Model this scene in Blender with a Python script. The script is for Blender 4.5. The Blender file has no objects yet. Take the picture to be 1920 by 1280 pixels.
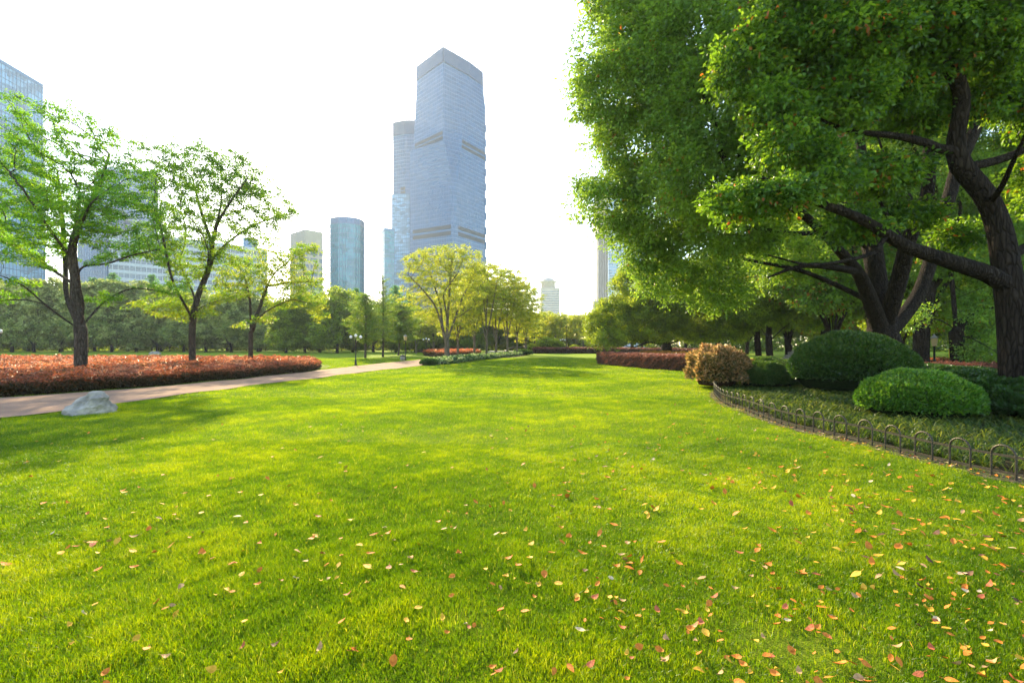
import bpy, math, random
import numpy as np
from mathutils import Vector

# ------------------------------------------------------------------ camera, sky, sun, exposure
S = bpy.context.scene
EYE = 1.6; FPX = 900.0; HOR = 650.0
cam = bpy.data.cameras.new('camera'); camo = bpy.data.objects.new('camera', cam)
S.collection.objects.link(camo); camo.location = (0, 0, EYE); camo.rotation_euler = (math.pi/2, 0, 0)
cam.sensor_width = 36; cam.lens = 36*FPX/1920; cam.shift_y = (HOR-640)/1920
cam.clip_start = 0.05; cam.clip_end = 6000
S.camera = camo
SUN_EL = math.radians(25); SUN_AZ = math.radians(-20.5)
W = bpy.data.worlds.new('World'); S.world = W; W.use_nodes = True
wn = W.node_tree; sk = wn.nodes.new('ShaderNodeTexSky'); sk.sky_type = 'NISHITA'; sk.sun_disc = False
sk.sun_elevation = SUN_EL; sk.sun_rotation = SUN_AZ; sk.air_density = 1.0; sk.dust_density = 0.7; sk.ozone_density = 1.0
wn.links.new(sk.outputs[0], wn.nodes['Background'].inputs[0]); wn.nodes['Background'].inputs[1].default_value = 0.15
sl = bpy.data.lights.new('sun', 'SUN'); so = bpy.data.objects.new('sun', sl); S.collection.objects.link(so)
sl.energy = 4.0; sl.angle = math.radians(0.6); sl.color = (1.0, 0.86, 0.56)
sd = Vector((math.sin(SUN_AZ)*math.cos(SUN_EL), math.cos(SUN_AZ)*math.cos(SUN_EL), math.sin(SUN_EL)))
so.rotation_euler = sd.to_track_quat('Z', 'Y').to_euler()
S.view_settings.view_transform = 'Standard'; S.view_settings.look = 'None'
S.view_settings.exposure = 1.72; S.view_settings.gamma = 1
cy = S.cycles
cy.max_bounces = 8; cy.diffuse_bounces = 4; cy.glossy_bounces = 2; cy.transmission_bounces = 4; cy.volume_bounces = 0
cy.caustics_reflective = False; cy.caustics_refractive = False
cy.use_denoising = True
try: cy.denoiser = 'OPENIMAGEDENOISE'; cy.denoising_input_passes = 'RGB_ALBEDO_NORMAL'; cy.denoising_prefilter = 'FAST'; cy.use_adaptive_sampling = False
except Exception: pass

HAZE_DENSITY = 0.00024

# ------------------------------------------------------------------ helpers
COL = S.collection
def tag(o, label=None, cat=None, group=None, kind=None):
    if label: o['label'] = label
    if cat: o['category'] = cat
    if group: o['group'] = group
    if kind: o['kind'] = kind
    return o
def empty(name, loc, rz=0):
    o = bpy.data.objects.new(name, None); COL.objects.link(o); o.location = loc; o.rotation_euler = (0, 0, rz)
    o.empty_display_size = .2
    return o
def copy_tree(o, parent=None):
    c = o.copy(); COL.objects.link(c); c.parent = parent
    for ch in list(o.children): copy_tree(ch, c)
    return c
def mk(name, V, F, mats, parent=None, attr=None, smooth=False, mi=None):
    """mesh from vertex array and an (n,k) face array or a list of such arrays"""
    me = bpy.data.meshes.new(name); V = np.asarray(V, np.float32)
    Fs = F if isinstance(F, list) else [F]
    Fs = [np.asarray(f, np.int32) for f in Fs if len(f)]
    tot = np.concatenate([np.full(len(f), f.shape[1], np.int32) for f in Fs])
    idx = np.concatenate([f.ravel() for f in Fs])
    me.vertices.add(len(V)); me.vertices.foreach_set('co', V.ravel())
    me.loops.add(len(idx)); me.loops.foreach_set('vertex_index', idx)
    me.polygons.add(len(tot)); st = np.concatenate([[0], np.cumsum(tot)[:-1]]).astype(np.int32)
    me.polygons.foreach_set('loop_start', st); me.polygons.foreach_set('loop_total', tot)
    me.polygons.foreach_set('use_smooth', np.full(len(tot), bool(smooth)))
    if mi is not None: me.polygons.foreach_set('material_index', np.asarray(mi, np.int32))
    if attr is not None:
        a = me.attributes.new('v', 'FLOAT', 'FACE'); a.data.foreach_set('value', np.asarray(attr, np.float32))
    me.update(calc_edges=True)
    for m in (mats if isinstance(mats, (list, tuple)) else [mats]): me.materials.append(m)
    o = bpy.data.objects.new(name, me); COL.objects.link(o); o.parent = parent
    return o
class MB:
    def __init__(s): s.v = []; s.f = {3: [], 4: []}; s.n = 0; s.big = []
    def add(s, V, F):
        V = np.asarray(V, float).reshape(-1, 3); F = np.asarray(F, int)
        s.v.append(V); s.f.setdefault(F.shape[1], []).append(F+s.n); s.n += len(V)
    def box(s, c, d, rz=0):
        x, y, z = [k/2 for k in d]
        V = np.array([(a*x, b*y, e*z) for e in (-1, 1) for b in (-1, 1) for a in (-1, 1)], float)
        if rz: V = V @ np.array([[math.cos(rz), math.sin(rz), 0], [-math.sin(rz), math.cos(rz), 0], [0, 0, 1]])
        s.add(V+np.array(c), [(0, 2, 3, 1), (4, 5, 7, 6), (0, 1, 5, 4), (2, 6, 7, 3), (0, 4, 6, 2), (1, 3, 7, 5)])
    def lathe(s, prof, c=(0, 0, 0), n=16):
        a = np.arange(n)*2*math.pi/n; V = []
        for r, z in prof: V.append(np.stack([c[0]+r*np.cos(a), c[1]+r*np.sin(a), np.full(n, c[2]+z)], 1))
        V = np.concatenate(V); F = []
        for k in range(len(prof)-1):
            i = np.arange(n); j = (i+1) % n
            F.append(np.stack([k*n+i, k*n+j, (k+1)*n+j, (k+1)*n+i], 1))
        s.add(V, np.concatenate(F))
    def tube(s, pts, rad, n=8):
        V, F = tube_path(np.asarray(pts, float), rad, n); s.add(V, F)
    def quad(s, a, b, c, d): s.add([a, b, c, d], [(0, 1, 2, 3)])
    def build(s, name, mat, parent=None, smooth=False, attr=None):
        return mk(name, np.concatenate(s.v), [np.concatenate(f) for f in s.f.values() if f], mat, parent, attr, smooth)
def tube_path(P, rad, n):
    P = np.asarray(P, float); m = len(P); rad = np.broadcast_to(rad, (m,))
    T = np.gradient(P, axis=0); T /= np.linalg.norm(T, axis=1)[:, None]+1e-9
    ref = np.array([.31, .92, .13]) if abs(T[:, 1]).mean() < .8 else np.array([.9, .1, .3])
    A = np.cross(T, ref); A /= np.linalg.norm(A, axis=1)[:, None]+1e-9; B = np.cross(T, A)
    a = np.arange(n)*2*math.pi/n
    V = (P[:, None]+rad[:, None, None]*(A[:, None]*np.cos(a)[None, :, None]+B[:, None]*np.sin(a)[None, :, None])).reshape(-1, 3)
    i = np.arange(n); j = (i+1) % n
    F = np.concatenate([np.stack([k*n+i, k*n+j, (k+1)*n+j, (k+1)*n+i], 1) for k in range(m-1)])
    return V, F
def sstep(t): t = np.clip(t, 0, 1); return t*t*(3-2*t)
def terr(x, y):
    x = np.asarray(x, float); y = np.asarray(y, float)
    base = .6*sstep((y-38)/75)
    w = np.clip(1-(y-30)/60, 0, 1)*np.clip((y+4)/4, 0, 1)
    return base+w*(.022*np.sin(x*.55+.8)*np.sin(y*.43+1.1)+.012*np.sin(x*1.7+y*.9)+.012*np.sin(y*1.9-x*.6+2))
def tz(x, y): return float(terr(x, y))
def G(px, py):
    """ground point seen at a picture position"""
    y = 3.
    for _ in range(60):
        z = .6*float(sstep((y-38)/75)); y2 = (EYE-z)*FPX/max(py-HOR, .5)
        y = .5*y+.5*min(y2, 400)
    return ((px-960)/FPX*y, y)
def U(px, py, Y): return np.array([(px-960)/FPX*Y, Y, EYE+(HOR-py)/FPX*Y])
def inpoly(x, y, poly):
    r = np.zeros(np.shape(x), bool); n = len(poly)
    for i in range(n):
        x1, y1 = poly[i]; x2, y2 = poly[(i+1) % n]
        if y1 == y2: continue
        c = ((y1 > y) != (y2 > y)) & (x < (x2-x1)*(y-y1)/(y2-y1)+x1); r ^= c
    return r
def crv(pts, n=8):
    """smooth polyline through the points"""
    P = np.asarray(pts, float); o = []
    Q = np.vstack([2*P[0]-P[1], P, 2*P[-1]-P[-2]])
    for i in range(1, len(Q)-2):
        for t in np.arange(n)/n:
            a, b, c, d = Q[i-1], Q[i], Q[i+1], Q[i+2]
            o.append(.5*((2*b)+(-a+c)*t+(2*a-5*b+4*c-d)*t*t+(-a+3*b-3*c+d)*t**3))
    o.append(P[-1]); return np.array(o)

# ------------------------------------------------------------------ materials
def N(nt, t, **k):
    n = nt.nodes.new(t)
    for a, b in k.items():
        if a.startswith('i_'): n.inputs[a[2:].replace('_', ' ')].default_value = b
        else: setattr(n, a, b)
    return n
def newmat(name):
    m = bpy.data.materials.new(name); m.use_nodes = True; nt = m.node_tree
    return m, nt, nt.nodes['Principled BSDF'], nt.nodes['Material Output']
def ramp(nt, fac, stops):
    r = nt.nodes.new('ShaderNodeValToRGB'); e = r.color_ramp.elements
    e[0].position, e[0].color = stops[0][0], (*stops[0][1], 1)
    e[1].position, e[1].color = stops[-1][0], (*stops[-1][1], 1)
    for p, c in stops[1:-1]: k = e.new(p); k.color = (*c, 1)
    nt.links.new(fac, r.inputs[0]); return r.outputs[0]
def leafmat(name, stops, tr, trf=.45, rough=.45, spec=.35):
    """leaf: diffuse/gloss plus light coming through; colour varies leaf by leaf"""
    m, nt, p, out = newmat(name); L = nt.links
    a = N(nt, 'ShaderNodeAttribute', attribute_name='v')
    c = ramp(nt, a.outputs['Fac'], stops); L.new(c, p.inputs['Base Color'])
    p.inputs['Roughness'].default_value = rough; p.inputs['Specular IOR Level'].default_value = spec
    t = N(nt, 'ShaderNodeBsdfTranslucent')
    ct = ramp(nt, a.outputs['Fac'], [(s[0], tuple(min(1, q*k) for q, k in zip(s[1], tr))) for s in stops])
    L.new(ct, t.inputs[0]); x = N(nt, 'ShaderNodeMixShader'); x.inputs[0].default_value = trf
    L.new(p.outputs[0], x.inputs[1]); L.new(t.outputs[0], x.inputs[2]); L.new(x.outputs[0], out.inputs[0])
    return m
def plain(name, col, rough=.6, metal=0., var=.0, scale=8., bump=0., bscale=None, spec=.5, col2=None, detail=6, stretch=None):
    m, nt, p, out = newmat(name); L = nt.links
    p.inputs['Roughness'].default_value = rough; p.inputs['Metallic'].default_value = metal; p.inputs['Specular IOR Level'].default_value = spec
    tc = N(nt, 'ShaderNodeTexCoord'); mp = N(nt, 'ShaderNodeMapping')
    if stretch: mp.inputs['Scale'].default_value = stretch
    L.new(tc.outputs['Object'], mp.inputs[0])
    nz = N(nt, 'ShaderNodeTexNoise'); nz.inputs['Scale'].default_value = scale; nz.inputs['Detail'].default_value = detail; L.new(mp.outputs[0], nz.inputs[0])
    c2 = col2 or tuple(q*(1-var) for q in col)
    c = ramp(nt, nz.outputs['Fac'], [(.35, c2), (.65, col)]); L.new(c, p.inputs['Base Color'])
    if bump:
        b = N(nt, 'ShaderNodeBump'); b.inputs['Strength'].default_value = bump; b.inputs['Distance'].default_value = .07 if 'bark' in name else .02
        n2 = N(nt, 'ShaderNodeTexNoise'); n2.inputs['Scale'].default_value = bscale or scale*3; n2.inputs['Detail'].default_value = 8; L.new(mp.outputs[0], n2.inputs[0])
        hh = n2.outputs['Fac']
        if 'bark' in name:
            vo = N(nt, 'ShaderNodeTexVoronoi', feature='DISTANCE_TO_EDGE'); vo.inputs['Scale'].default_value = 13.; L.new(mp.outputs[0], vo.inputs[0])
            mx = N(nt, 'ShaderNodeMath', operation='MULTIPLY_ADD'); L.new(ramp(nt, vo.outputs['Distance'], [(.0, (0, 0, 0)), (.22, (1, 1, 1))]), mx.inputs[0]); mx.inputs[1].default_value = .8; L.new(hh, mx.inputs[2]); hh = mx.outputs[0]
            cm = N(nt, 'ShaderNodeMixRGB', blend_type='MULTIPLY'); cm.inputs[0].default_value = .7; L.new(c, cm.inputs[1]); L.new(ramp(nt, vo.outputs['Distance'], [(.0, (.35, .35, .35)), (.15, (1, 1, 1))]), cm.inputs[2]); L.new(cm.outputs[0], p.inputs['Base Color'])
        L.new(hh, b.inputs['Height']); L.new(b.outputs[0], p.inputs['Normal'])
    return m
YEL = (3.2, 2.6, .9)
M = {}
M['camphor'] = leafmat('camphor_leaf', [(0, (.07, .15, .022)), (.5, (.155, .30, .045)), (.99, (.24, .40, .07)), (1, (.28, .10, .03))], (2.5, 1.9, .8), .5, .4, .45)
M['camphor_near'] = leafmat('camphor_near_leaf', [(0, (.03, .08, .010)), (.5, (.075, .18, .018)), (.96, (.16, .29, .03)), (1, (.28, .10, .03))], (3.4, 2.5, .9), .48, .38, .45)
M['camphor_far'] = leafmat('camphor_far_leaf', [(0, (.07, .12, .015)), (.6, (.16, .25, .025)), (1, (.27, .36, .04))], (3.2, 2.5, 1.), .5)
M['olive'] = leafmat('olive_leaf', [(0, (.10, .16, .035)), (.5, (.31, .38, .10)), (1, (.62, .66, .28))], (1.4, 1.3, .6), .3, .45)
M['spring'] = leafmat('spring_leaf', [(0, (.055, .16, .010)), (.5, (.11, .26, .014)), (1, (.20, .33, .02))], (3., 2.5, 1.), .5)
M['springy'] = leafmat('yellow_spring_leaf', [(0, (.055, .15, .012)), (.5, (.14, .25, .016)), (1, (.32, .34, .025))], (2.5, 2.3, 1.2), .5)
M['yellowgreen'] = leafmat('yellow_green_leaf', [(0, (.20, .26, .02)), (.5, (.32, .36, .03)), (1, (.46, .44, .05))], (1.9, 1.8, 1.2), .55)
M['redwood'] = leafmat('redwood_leaf', [(0, (.07, .15, .016)), (.5, (.13, .21, .02)), (1, (.22, .28, .03))], (2.3, 2.1, 1.), .45)
M['softgreen'] = leafmat('soft_green_leaf', [(0, (.06, .15, .05)), (.5, (.10, .23, .07)), (1, (.16, .30, .09))], (2.2, 2.2, 1.3), .45)
M['hedge_red'] = leafmat('red_hedge_leaf', [(0, (.025, .035, .01)), (.25, (.09, .06, .02)), (.45, (.20, .075, .03)), (.75, (.48, .14, .06)), (1, (.68, .36, .22))], (1.6, 1.4, 1.1), .45, .35, .5)
M['maroon'] = leafmat('maroon_hedge_leaf', [(0, (.06, .04, .02)), (.5, (.17, .07, .05)), (1, (.38, .20, .15))], (1.9, 1.5, 1.3), .4, .35, .5)
M['photinia'] = leafmat('photinia_leaf', [(0, (.04, .06, .012)), (.35, (.15, .13, .03)), (.6, (.45, .25, .09)), (1, (.75, .52, .32))], (1.7, 1.5, 1.2), .4, .3, .5)
M['amber'] = leafmat('amber_hedge_leaf', [(0, (.3, .16, .02)), (1, (.62, .30, .05))], (1.6, 1.5, 1.), .45)
M['box'] = leafmat('clipped_box_leaf', [(0, (.018, .05, .008)), (.6, (.045, .11, .014)), (1, (.13, .19, .04))], (2.6, 2.4, 1.), .3, .3, .5)
M['boxlight'] = leafmat('clipped_light_leaf', [(0, (.035, .10, .01)), (.5, (.08, .21, .016)), (1, (.22, .34, .04))], (2.4, 2.1, 1.), .38, .35, .5)
M['hosta'] = leafmat('variegated_leaf', [(0, (.05, .12, .03)), (.5, (.10, .20, .05)), (.75, (.4, .45, .22)), (1, (.7, .7, .45))], (1.4, 1.4, 1.), .4)
M['grass'] = leafmat('grass_blade', [(0, (.010, .045, .002)), (.5, (.068, .155, .003)), (.9, (.22, .30, .006)), (.965, (.26, .30, .06)), (1, (.42, .38, .16))], (3.9, 2.9, .5), .45, .4, .3)
M['liriope'] = leafmat('strap_leaf', [(0, (.02, .05, .008)), (.5, (.055, .10, .015)), (.85, (.15, .19, .03)), (1, (.30, .29, .07))], (2.4, 2.1, 1.), .4, .5, .3)
M['bark'] = plain('bark', (.15, .115, .085), .9, var=.55, scale=9, bump=1., bscale=14, spec=.15, stretch=(1, 1, .22))
M['bark_dark'] = plain('dark_bark', (.05, .036, .026), .95, var=.5, scale=9, bump=1., bscale=16, spec=.12, stretch=(1, 1, .2))
M['bark_pale'] = plain('pale_bark', (.26, .21, .15), .9, var=.4, scale=6, bump=.6, spec=.15, stretch=(1, 1, .3))
M['twig'] = plain('hedge_twig', (.05, .038, .022), .95, var=.5, scale=20)
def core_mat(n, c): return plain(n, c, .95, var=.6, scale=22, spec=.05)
M['core_green'] = core_mat('dark_green_core', (.016, .03, .008)); M['core_red'] = core_mat('dark_red_core', (.045, .025, .012))  # dark fill colours for the cores added inside hedges and shrubs

def lawn_mat():
    m, nt, p, out = newmat('lawn'); L = nt.links; tc = N(nt, 'ShaderNodeTexCoord')
    n1 = N(nt, 'ShaderNodeTexNoise', i_Scale=.35, i_Detail=5.); n2 = N(nt, 'ShaderNodeTexNoise', i_Scale=14., i_Detail=8.); n3 = N(nt, 'ShaderNodeTexNoise', i_Scale=90., i_Detail=6.)
    for n in (n1, n2, n3): L.new(tc.outputs['Object'], n.inputs[0])
    c1 = ramp(nt, n1.outputs['Fac'], [(.3, (.165, .215, .004)), (.7, (.255, .285, .006))])
    c2 = ramp(nt, n2.outputs['Fac'], [(.3, (.4, .45, .4)), (.75, (1.1, 1.1, 1.1))])
    x = N(nt, 'ShaderNodeMixRGB', blend_type='MULTIPLY'); x.inputs[0].default_value = .8
    L.new(c1, x.inputs[1]); L.new(c2, x.inputs[2])
    x2 = N(nt, 'ShaderNodeMixRGB'); L.new(ramp(nt, n3.outputs['Fac'], [(.60, (0, 0, 0)), (.75, (.5, .5, .5))]), x2.inputs[0])
    L.new(x.outputs[0], x2.inputs[1]); x2.inputs[2].default_value = (.16, .12, .05, 1); L.new(x2.outputs[0], p.inputs['Base Color'])
    p.inputs['Roughness'].default_value = .95; p.inputs['Specular IOR Level'].default_value = .1
    b = N(nt, 'ShaderNodeBump'); b.inputs['Strength'].default_value = .9; b.inputs['Distance'].default_value = .05
    L.new(n3.outputs['Fac'], b.inputs['Height']); L.new(b.outputs[0], p.inputs['Normal'])
    p.inputs['Sheen Weight'].default_value = .35; p.inputs['Sheen Roughness'].default_value = .5; p.inputs['Sheen Tint'].default_value = (.7, 1, .1, 1)
    return m
def path_mat():
    m, nt, p, out = newmat('path_paving'); L = nt.links; tc = N(nt, 'ShaderNodeTexCoord')
    n1 = N(nt, 'ShaderNodeTexNoise', i_Scale=.6, i_Detail=6.); n3 = N(nt, 'ShaderNodeTexNoise', i_Scale=25., i_Detail=8.)
    br = N(nt, 'ShaderNodeTexBrick', i_Scale=1.); br.inputs['Color1'].default_value = (.47, .29, .19, 1); br.inputs['Color2'].default_value = (.42, .26, .17, 1); br.inputs['Mortar'].default_value = (.26, .19, .15, 1)
    br.inputs['Brick Width'].default_value = .6; br.inputs['Row Height'].default_value = .3; br.inputs['Mortar Size'].default_value = .008
    for n in (n1, n3, br): L.new(tc.outputs['Object'], n.inputs[0])
    x = N(nt, 'ShaderNodeMixRGB', blend_type='MULTIPLY'); x.inputs[0].default_value = .6
    L.new(br.outputs[0], x.inputs[1]); L.new(ramp(nt, n1.outputs['Fac'], [(.3, (.6, .6, .62)), (.7, (1.1, 1.05, 1))]), x.inputs[2])
    y = N(nt, 'ShaderNodeMixRGB', blend_type='MULTIPLY'); y.inputs[0].default_value = .5
    L.new(x.outputs[0], y.inputs[1]); L.new(ramp(nt, n3.outputs['Fac'], [(.3, (.7, .7, .7)), (.7, (1.1, 1.1, 1.1))]), y.inputs[2])
    L.new(y.outputs[0], p.inputs['Base Color']); p.inputs['Roughness'].default_value = .9; p.inputs['Specular IOR Level'].default_value = .05
    return m
M['lawn'] = lawn_mat(); M['path'] = path_mat()
M['soil'] = plain('soil', (.17, .125, .085), .95, var=.6, scale=12, bump=1, bscale=40, spec=.1)
M['bed_soil'] = plain('bed_soil', (.07, .055, .03), .95, var=.6, scale=6, bump=1, bscale=30, spec=.1)
M['rock'] = plain('rock_stone', (.52, .46, .38), .85, col2=(.27, .24, .20), scale=3.5, bump=1, bscale=9, spec=.2, detail=10)
M['fence'] = plain('fence_metal', (.09, .07, .045), .45, .5, var=.5, scale=40, bump=.3)
M['black'] = plain('black_metal', (.018, .018, .02), .45, .3, var=.3, scale=30)
M['globe'] = plain('lamp_globe_glass', (.85, .85, .83), .2, var=.03)
M['lantern'] = plain('lantern_glass', (.6, .42, .2), .3, var=.1)
M['bin'] = plain('bin_stone', (.38, .34, .28), .8, var=.3, scale=20)
M['concrete'] = plain('concrete', (.42, .40, .37), .85, var=.3, scale=5)
M['tan_wall'] = plain('tan_wall', (.5, .42, .33), .85, var=.15, scale=1)
M['whitewall'] = plain('white_wall', (.7, .69, .66), .8, var=.15, scale=1)
M['yellow'] = plain('yellow_paint', (.75, .5, .03), .5)

# ------------------------------------------------------------------ ground, path, beds
PATH_L = crv([(-28, -14), (-17.5, -1), (-13.6, 6), (-11.9, 9.4), (-10.95, 13), (-10.7, 17), (-10.6, 21), (-9.7, 26.2), (-8.6, 34), (-7.4, 42), (-5.4, 51), (-2.2, 60), (1.2, 69), (2.3, 77), (2.6, 90), (1.5, 110)], 6)
PATH_R = crv([(-36, -10), (-24.5, 2), (-19, 9), (-16.6, 14.2), (-15.0, 17), (-13.9, 19.5), (-13.3, 24), (-13.0, 30), (-12.9, 36), (-12.3, 46), (-10.4, 57), (-7.4, 66), (-3.2, 76), (-1.6, 82), (-1.2, 92), (-2.5, 112)], 6)
PATH = np.vstack([PATH_L, PATH_R[::-1]])
n_ = len(PATH_L)
def ground():
    xs = np.unique(np.concatenate([np.arange(-30, 30.01, .5), np.linspace(-110, -30, 40), np.linspace(30, 110, 40), np.array([-2500, -1200, -600, -300, -180, 180, 300, 600, 1200, 2500])]))
    ys = np.unique(np.concatenate([np.arange(-6, 60.01, .5), np.linspace(60, 125, 50), np.array([-60, -25, -12, 160, 220, 320, 500, 900, 1500, 3500])]))
    X, Y = np.meshgrid(xs, ys); Z = terr(X, Y); V = np.stack([X, Y, Z], 2).reshape(-1, 3)
    nx, ny = len(xs), len(ys); i, j = np.meshgrid(np.arange(nx-1), np.arange(ny-1)); a = (j*nx+i).ravel()
    tag(mk('ground', V, np.stack([a, a+1, a+nx+1, a+nx], 1), M['lawn'], smooth=True), kind='structure')
ground()
def strip(name, A, B, mat, dz, across=6, kind='structure'):
    n = len(A); V = []
    for k in range(across+1):
        t = k/across; P = A*(1-t)+B*t; V.append(np.stack([P[:, 0], P[:, 1], terr(P[:, 0], P[:, 1])+dz], 1))
    V = np.stack(V, 1).reshape(-1, 3); w = across+1; F = []
    for i in range(n-1):
        for k in range(across): F.append((i*w+k, (i+1)*w+k, (i+1)*w+k+1, i*w+k+1))
    return tag(mk(name, V, np.array(F), mat, smooth=True), kind=kind)
strip('path', PATH_L, PATH_R, M['path'], .03)

FENCE = crv([(6.6, 2.6), (6.15, 4.2), (5.93, 5.6), (5.82, 6.5), (5.72, 7.7), (5.58, 8.8), (5.55, 10.2), (5.66, 11.6), (6.05, 13.8), (6.9, 16.4), (7.5, 17.6)], 10)
# planting bed behind the fence
rg = np.random.default_rng(3)
wob = .10*np.sin(np.arange(len(FENCE))*.9)+.06*rg.standard_normal(len(FENCE))
fa = FENCE.copy(); fa[:, 0] -= .16+.5*np.clip(wob, -.14, .2)
fb = FENCE.copy(); fb[:, 0] += .30
strip('soil_edge', fa, fb, M['soil'], .012, 3)
BED = np.vstack([FENCE+np.array([.28, 0]), [(8.5, 19), (13, 22), (26, 24), (26, 2.4)]])
fc = np.stack([np.interp(FENCE[:, 1], [2, 18], [24, 24]), FENCE[:, 1]], 1)
strip('planting_bed', FENCE+np.array([.31, 0]), fc, M['bed_soil'], .008, 14)

# grass blades
def blades(rng, X, Y, hgt, wid, nseg=1, lean=.45, zoff=0.):
    n = len(X); Z = terr(X, Y)+zoff; a = rng.uniform(0, 2*math.pi, n); ld = rng.uniform(0, 2*math.pi, n); lm = lean*rng.uniform(.1, 1, n)*hgt
    w = np.stack([np.cos(a), np.sin(a), 0*a], 1)*(wid/2)[:, None]; L_ = np.stack([np.cos(ld)*lm, np.sin(ld)*lm, 0*a], 1)
    B = np.stack([X, Y, Z], 1)
    if nseg == 1:
        V = np.stack([B-w, B+w, B+L_+np.stack([0*a, 0*a, hgt], 1)], 1).reshape(-1, 3)
        return V, np.arange(3*n).reshape(n, 3), None
    mid = B+L_*.35+np.stack([0*a, 0*a, hgt*.6], 1); tip = B+L_*1.2+np.stack([0*a, 0*a, hgt*.95], 1)
    V = np.stack([B-w, B+w, mid+w*.8, mid-w*.8, tip], 1).reshape(-1, 3); k = np.arange(n)*5
    return V, np.stack([k, k+1, k+2, k+3], 1), np.stack([k+3, k+2, k+4], 1)
def clumpn(x, y, s):
    return .5+.25*(np.sin(x*s+1.3*np.sin(y*s*.7+1))+np.sin(y*s*1.1+1.7*np.sin(x*s*.6)))
HEDGE_L = [(-50, 8), (-21, 9.5), (-17.0, 14.6), (-14.5, 19.6), (-13.8, 24), (-13.5, 30), (-13.6, 35), (-15, 40), (-19, 46.5), (-50, 49)]
RIGHT_HEDGE = [(8.2, 44), (9.3, 37), (11.4, 30), (14, 27)]
def grass():
    rng = np.random.default_rng(11); Vs, F3, F4, A3, A4, off = [], [], [], [], [], 0
    for (d0, d1, rho, h0, w0, seg) in ((.7, 1.7, 9000, .045, .0036, 2), (1.7, 4.2, 23000, .046, .0034, 2), (4.2, 8, 11000, .042, .0042, 2), (8, 15, 3400, .045, .007, 1), (15, 28, 800, .052, .016, 1), (28, 62, 190, .06, .035, 1)):
        hw = 1.18*d1+2.8; area = 2*hw*(d1-d0); n = int(area*rho); X = rng.uniform(-hw, hw, n); Y = rng.uniform(d0, d1, n)
        k = np.abs(X) < 1.16*Y+2.8; X, Y = X[k], Y[k]
        k = ~inpoly(X, Y, PATH) & ~inpoly(X, Y, HEDGE_L) & ~inpoly(X, Y, BED) & (X < 26)
        # thin, worn patch near the right foreground
        thin = np.exp(-(((X-1.55)/.55)**2+((Y-2.55)/.35)**2))+.7*np.exp(-(((X+.3)/.25)**2+((Y-2.75)/.2)**2))
        fx = np.interp(Y, FENCE[:, 1], FENCE[:, 0], left=99, right=99); edge = np.clip(1-(fx-X)/.35, 0, 1)
        k &= rng.random(len(X)) > np.clip(thin*.9+edge*.75, 0, .95)
        X, Y = X[k], Y[k]; n = len(X)
        cl = .6*clumpn(X, Y, 5.)+.4*clumpn(X+3, Y, 17.)
        h = h0*rng.uniform(.4, 1.2, n)*(.5+.85*cl)*(.85+.3*clumpn(X+5, Y+2, .9)); w = w0*rng.uniform(.6, 1.2, n)
        v = np.clip(-.04+.42*cl+.40*rng.random(n)+.26*clumpn(X, Y, 1.1), 0, .93); dry = rng.random(n) < .025; v[dry] = rng.uniform(.95, 1, dry.sum())
        V, q, t = blades(rng, X, Y, h, w, seg, .7)
        if seg == 1: F3.append(q+off); A3.append(v)
        else: F4.append(q+off); A4.append(v); F3.append(t+off); A3.append(v)
        Vs.append(V); off += len(V)
    tag(mk('lawn_grass', np.concatenate(Vs), [np.concatenate(F3), np.concatenate(F4)], M['grass'], attr=np.concatenate(A3+A4)),
        'short bright green lawn grass covering the ground in front', 'grass', kind='stuff')
grass()

# strap-leaved ground cover behind the fence
def groundcover():
    rng = np.random.default_rng(5); n0 = 5200
    X = rng.uniform(5.6, 19, n0*3); Y = rng.uniform(2.5, 19, n0*3); k = inpoly(X, Y, BED) & (X < 5.8+.85*Y); X, Y = X[k][:n0], Y[k][:n0]
    Vs, Fs, A = [], [], []
    m = 13; n = len(X)*m; cx = np.repeat(X, m)+rng.normal(0, .03, n); cyy = np.repeat(Y, m)+rng.normal(0, .03, n)
    a = rng.uniform(0, 2*math.pi, n); L_ = rng.uniform(.10, .26, n); up = rng.uniform(.5, 1.2, n); w = rng.uniform(.005, .010, n)*np.clip(cyy/8, 1, 2)
    d = np.stack([np.cos(a), np.sin(a), 0*a], 1); s = np.stack([-np.sin(a), np.cos(a), 0*a], 1); Z = terr(cx, cyy); B = np.stack([cx, cyy, Z], 1)
    rows = []
    for t, hh, ww in ((0, 0, .7), (.35, .55, 1), (.7, .72, .9), (1., .55, .15)):
        c = B+d*(L_*t)[:, None]+np.stack([0*a, 0*a, L_*up*hh*1.1], 1); rows += [c-s*(w*ww)[:, None], c+s*(w*ww)[:, None]]
    V = np.stack(rows, 1).reshape(-1, 3); k = np.arange(n)*8
    F = np.stack([np.stack([k+2*j, k+2*j+1, k+2*j+3, k+2*j+2], 1) for j in range(3)], 1).reshape(-1, 4)
    v = np.repeat(np.clip(rng.random(n)*.8+.2*clumpn(cx, cyy, 2.), 0, 1), 3)
    tag(mk('ground_cover', V, F, M['liriope'], attr=v), 'strap leaved green ground cover under the shrubs behind the low fence', 'ground cover', kind='stuff')
groundcover()

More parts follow.
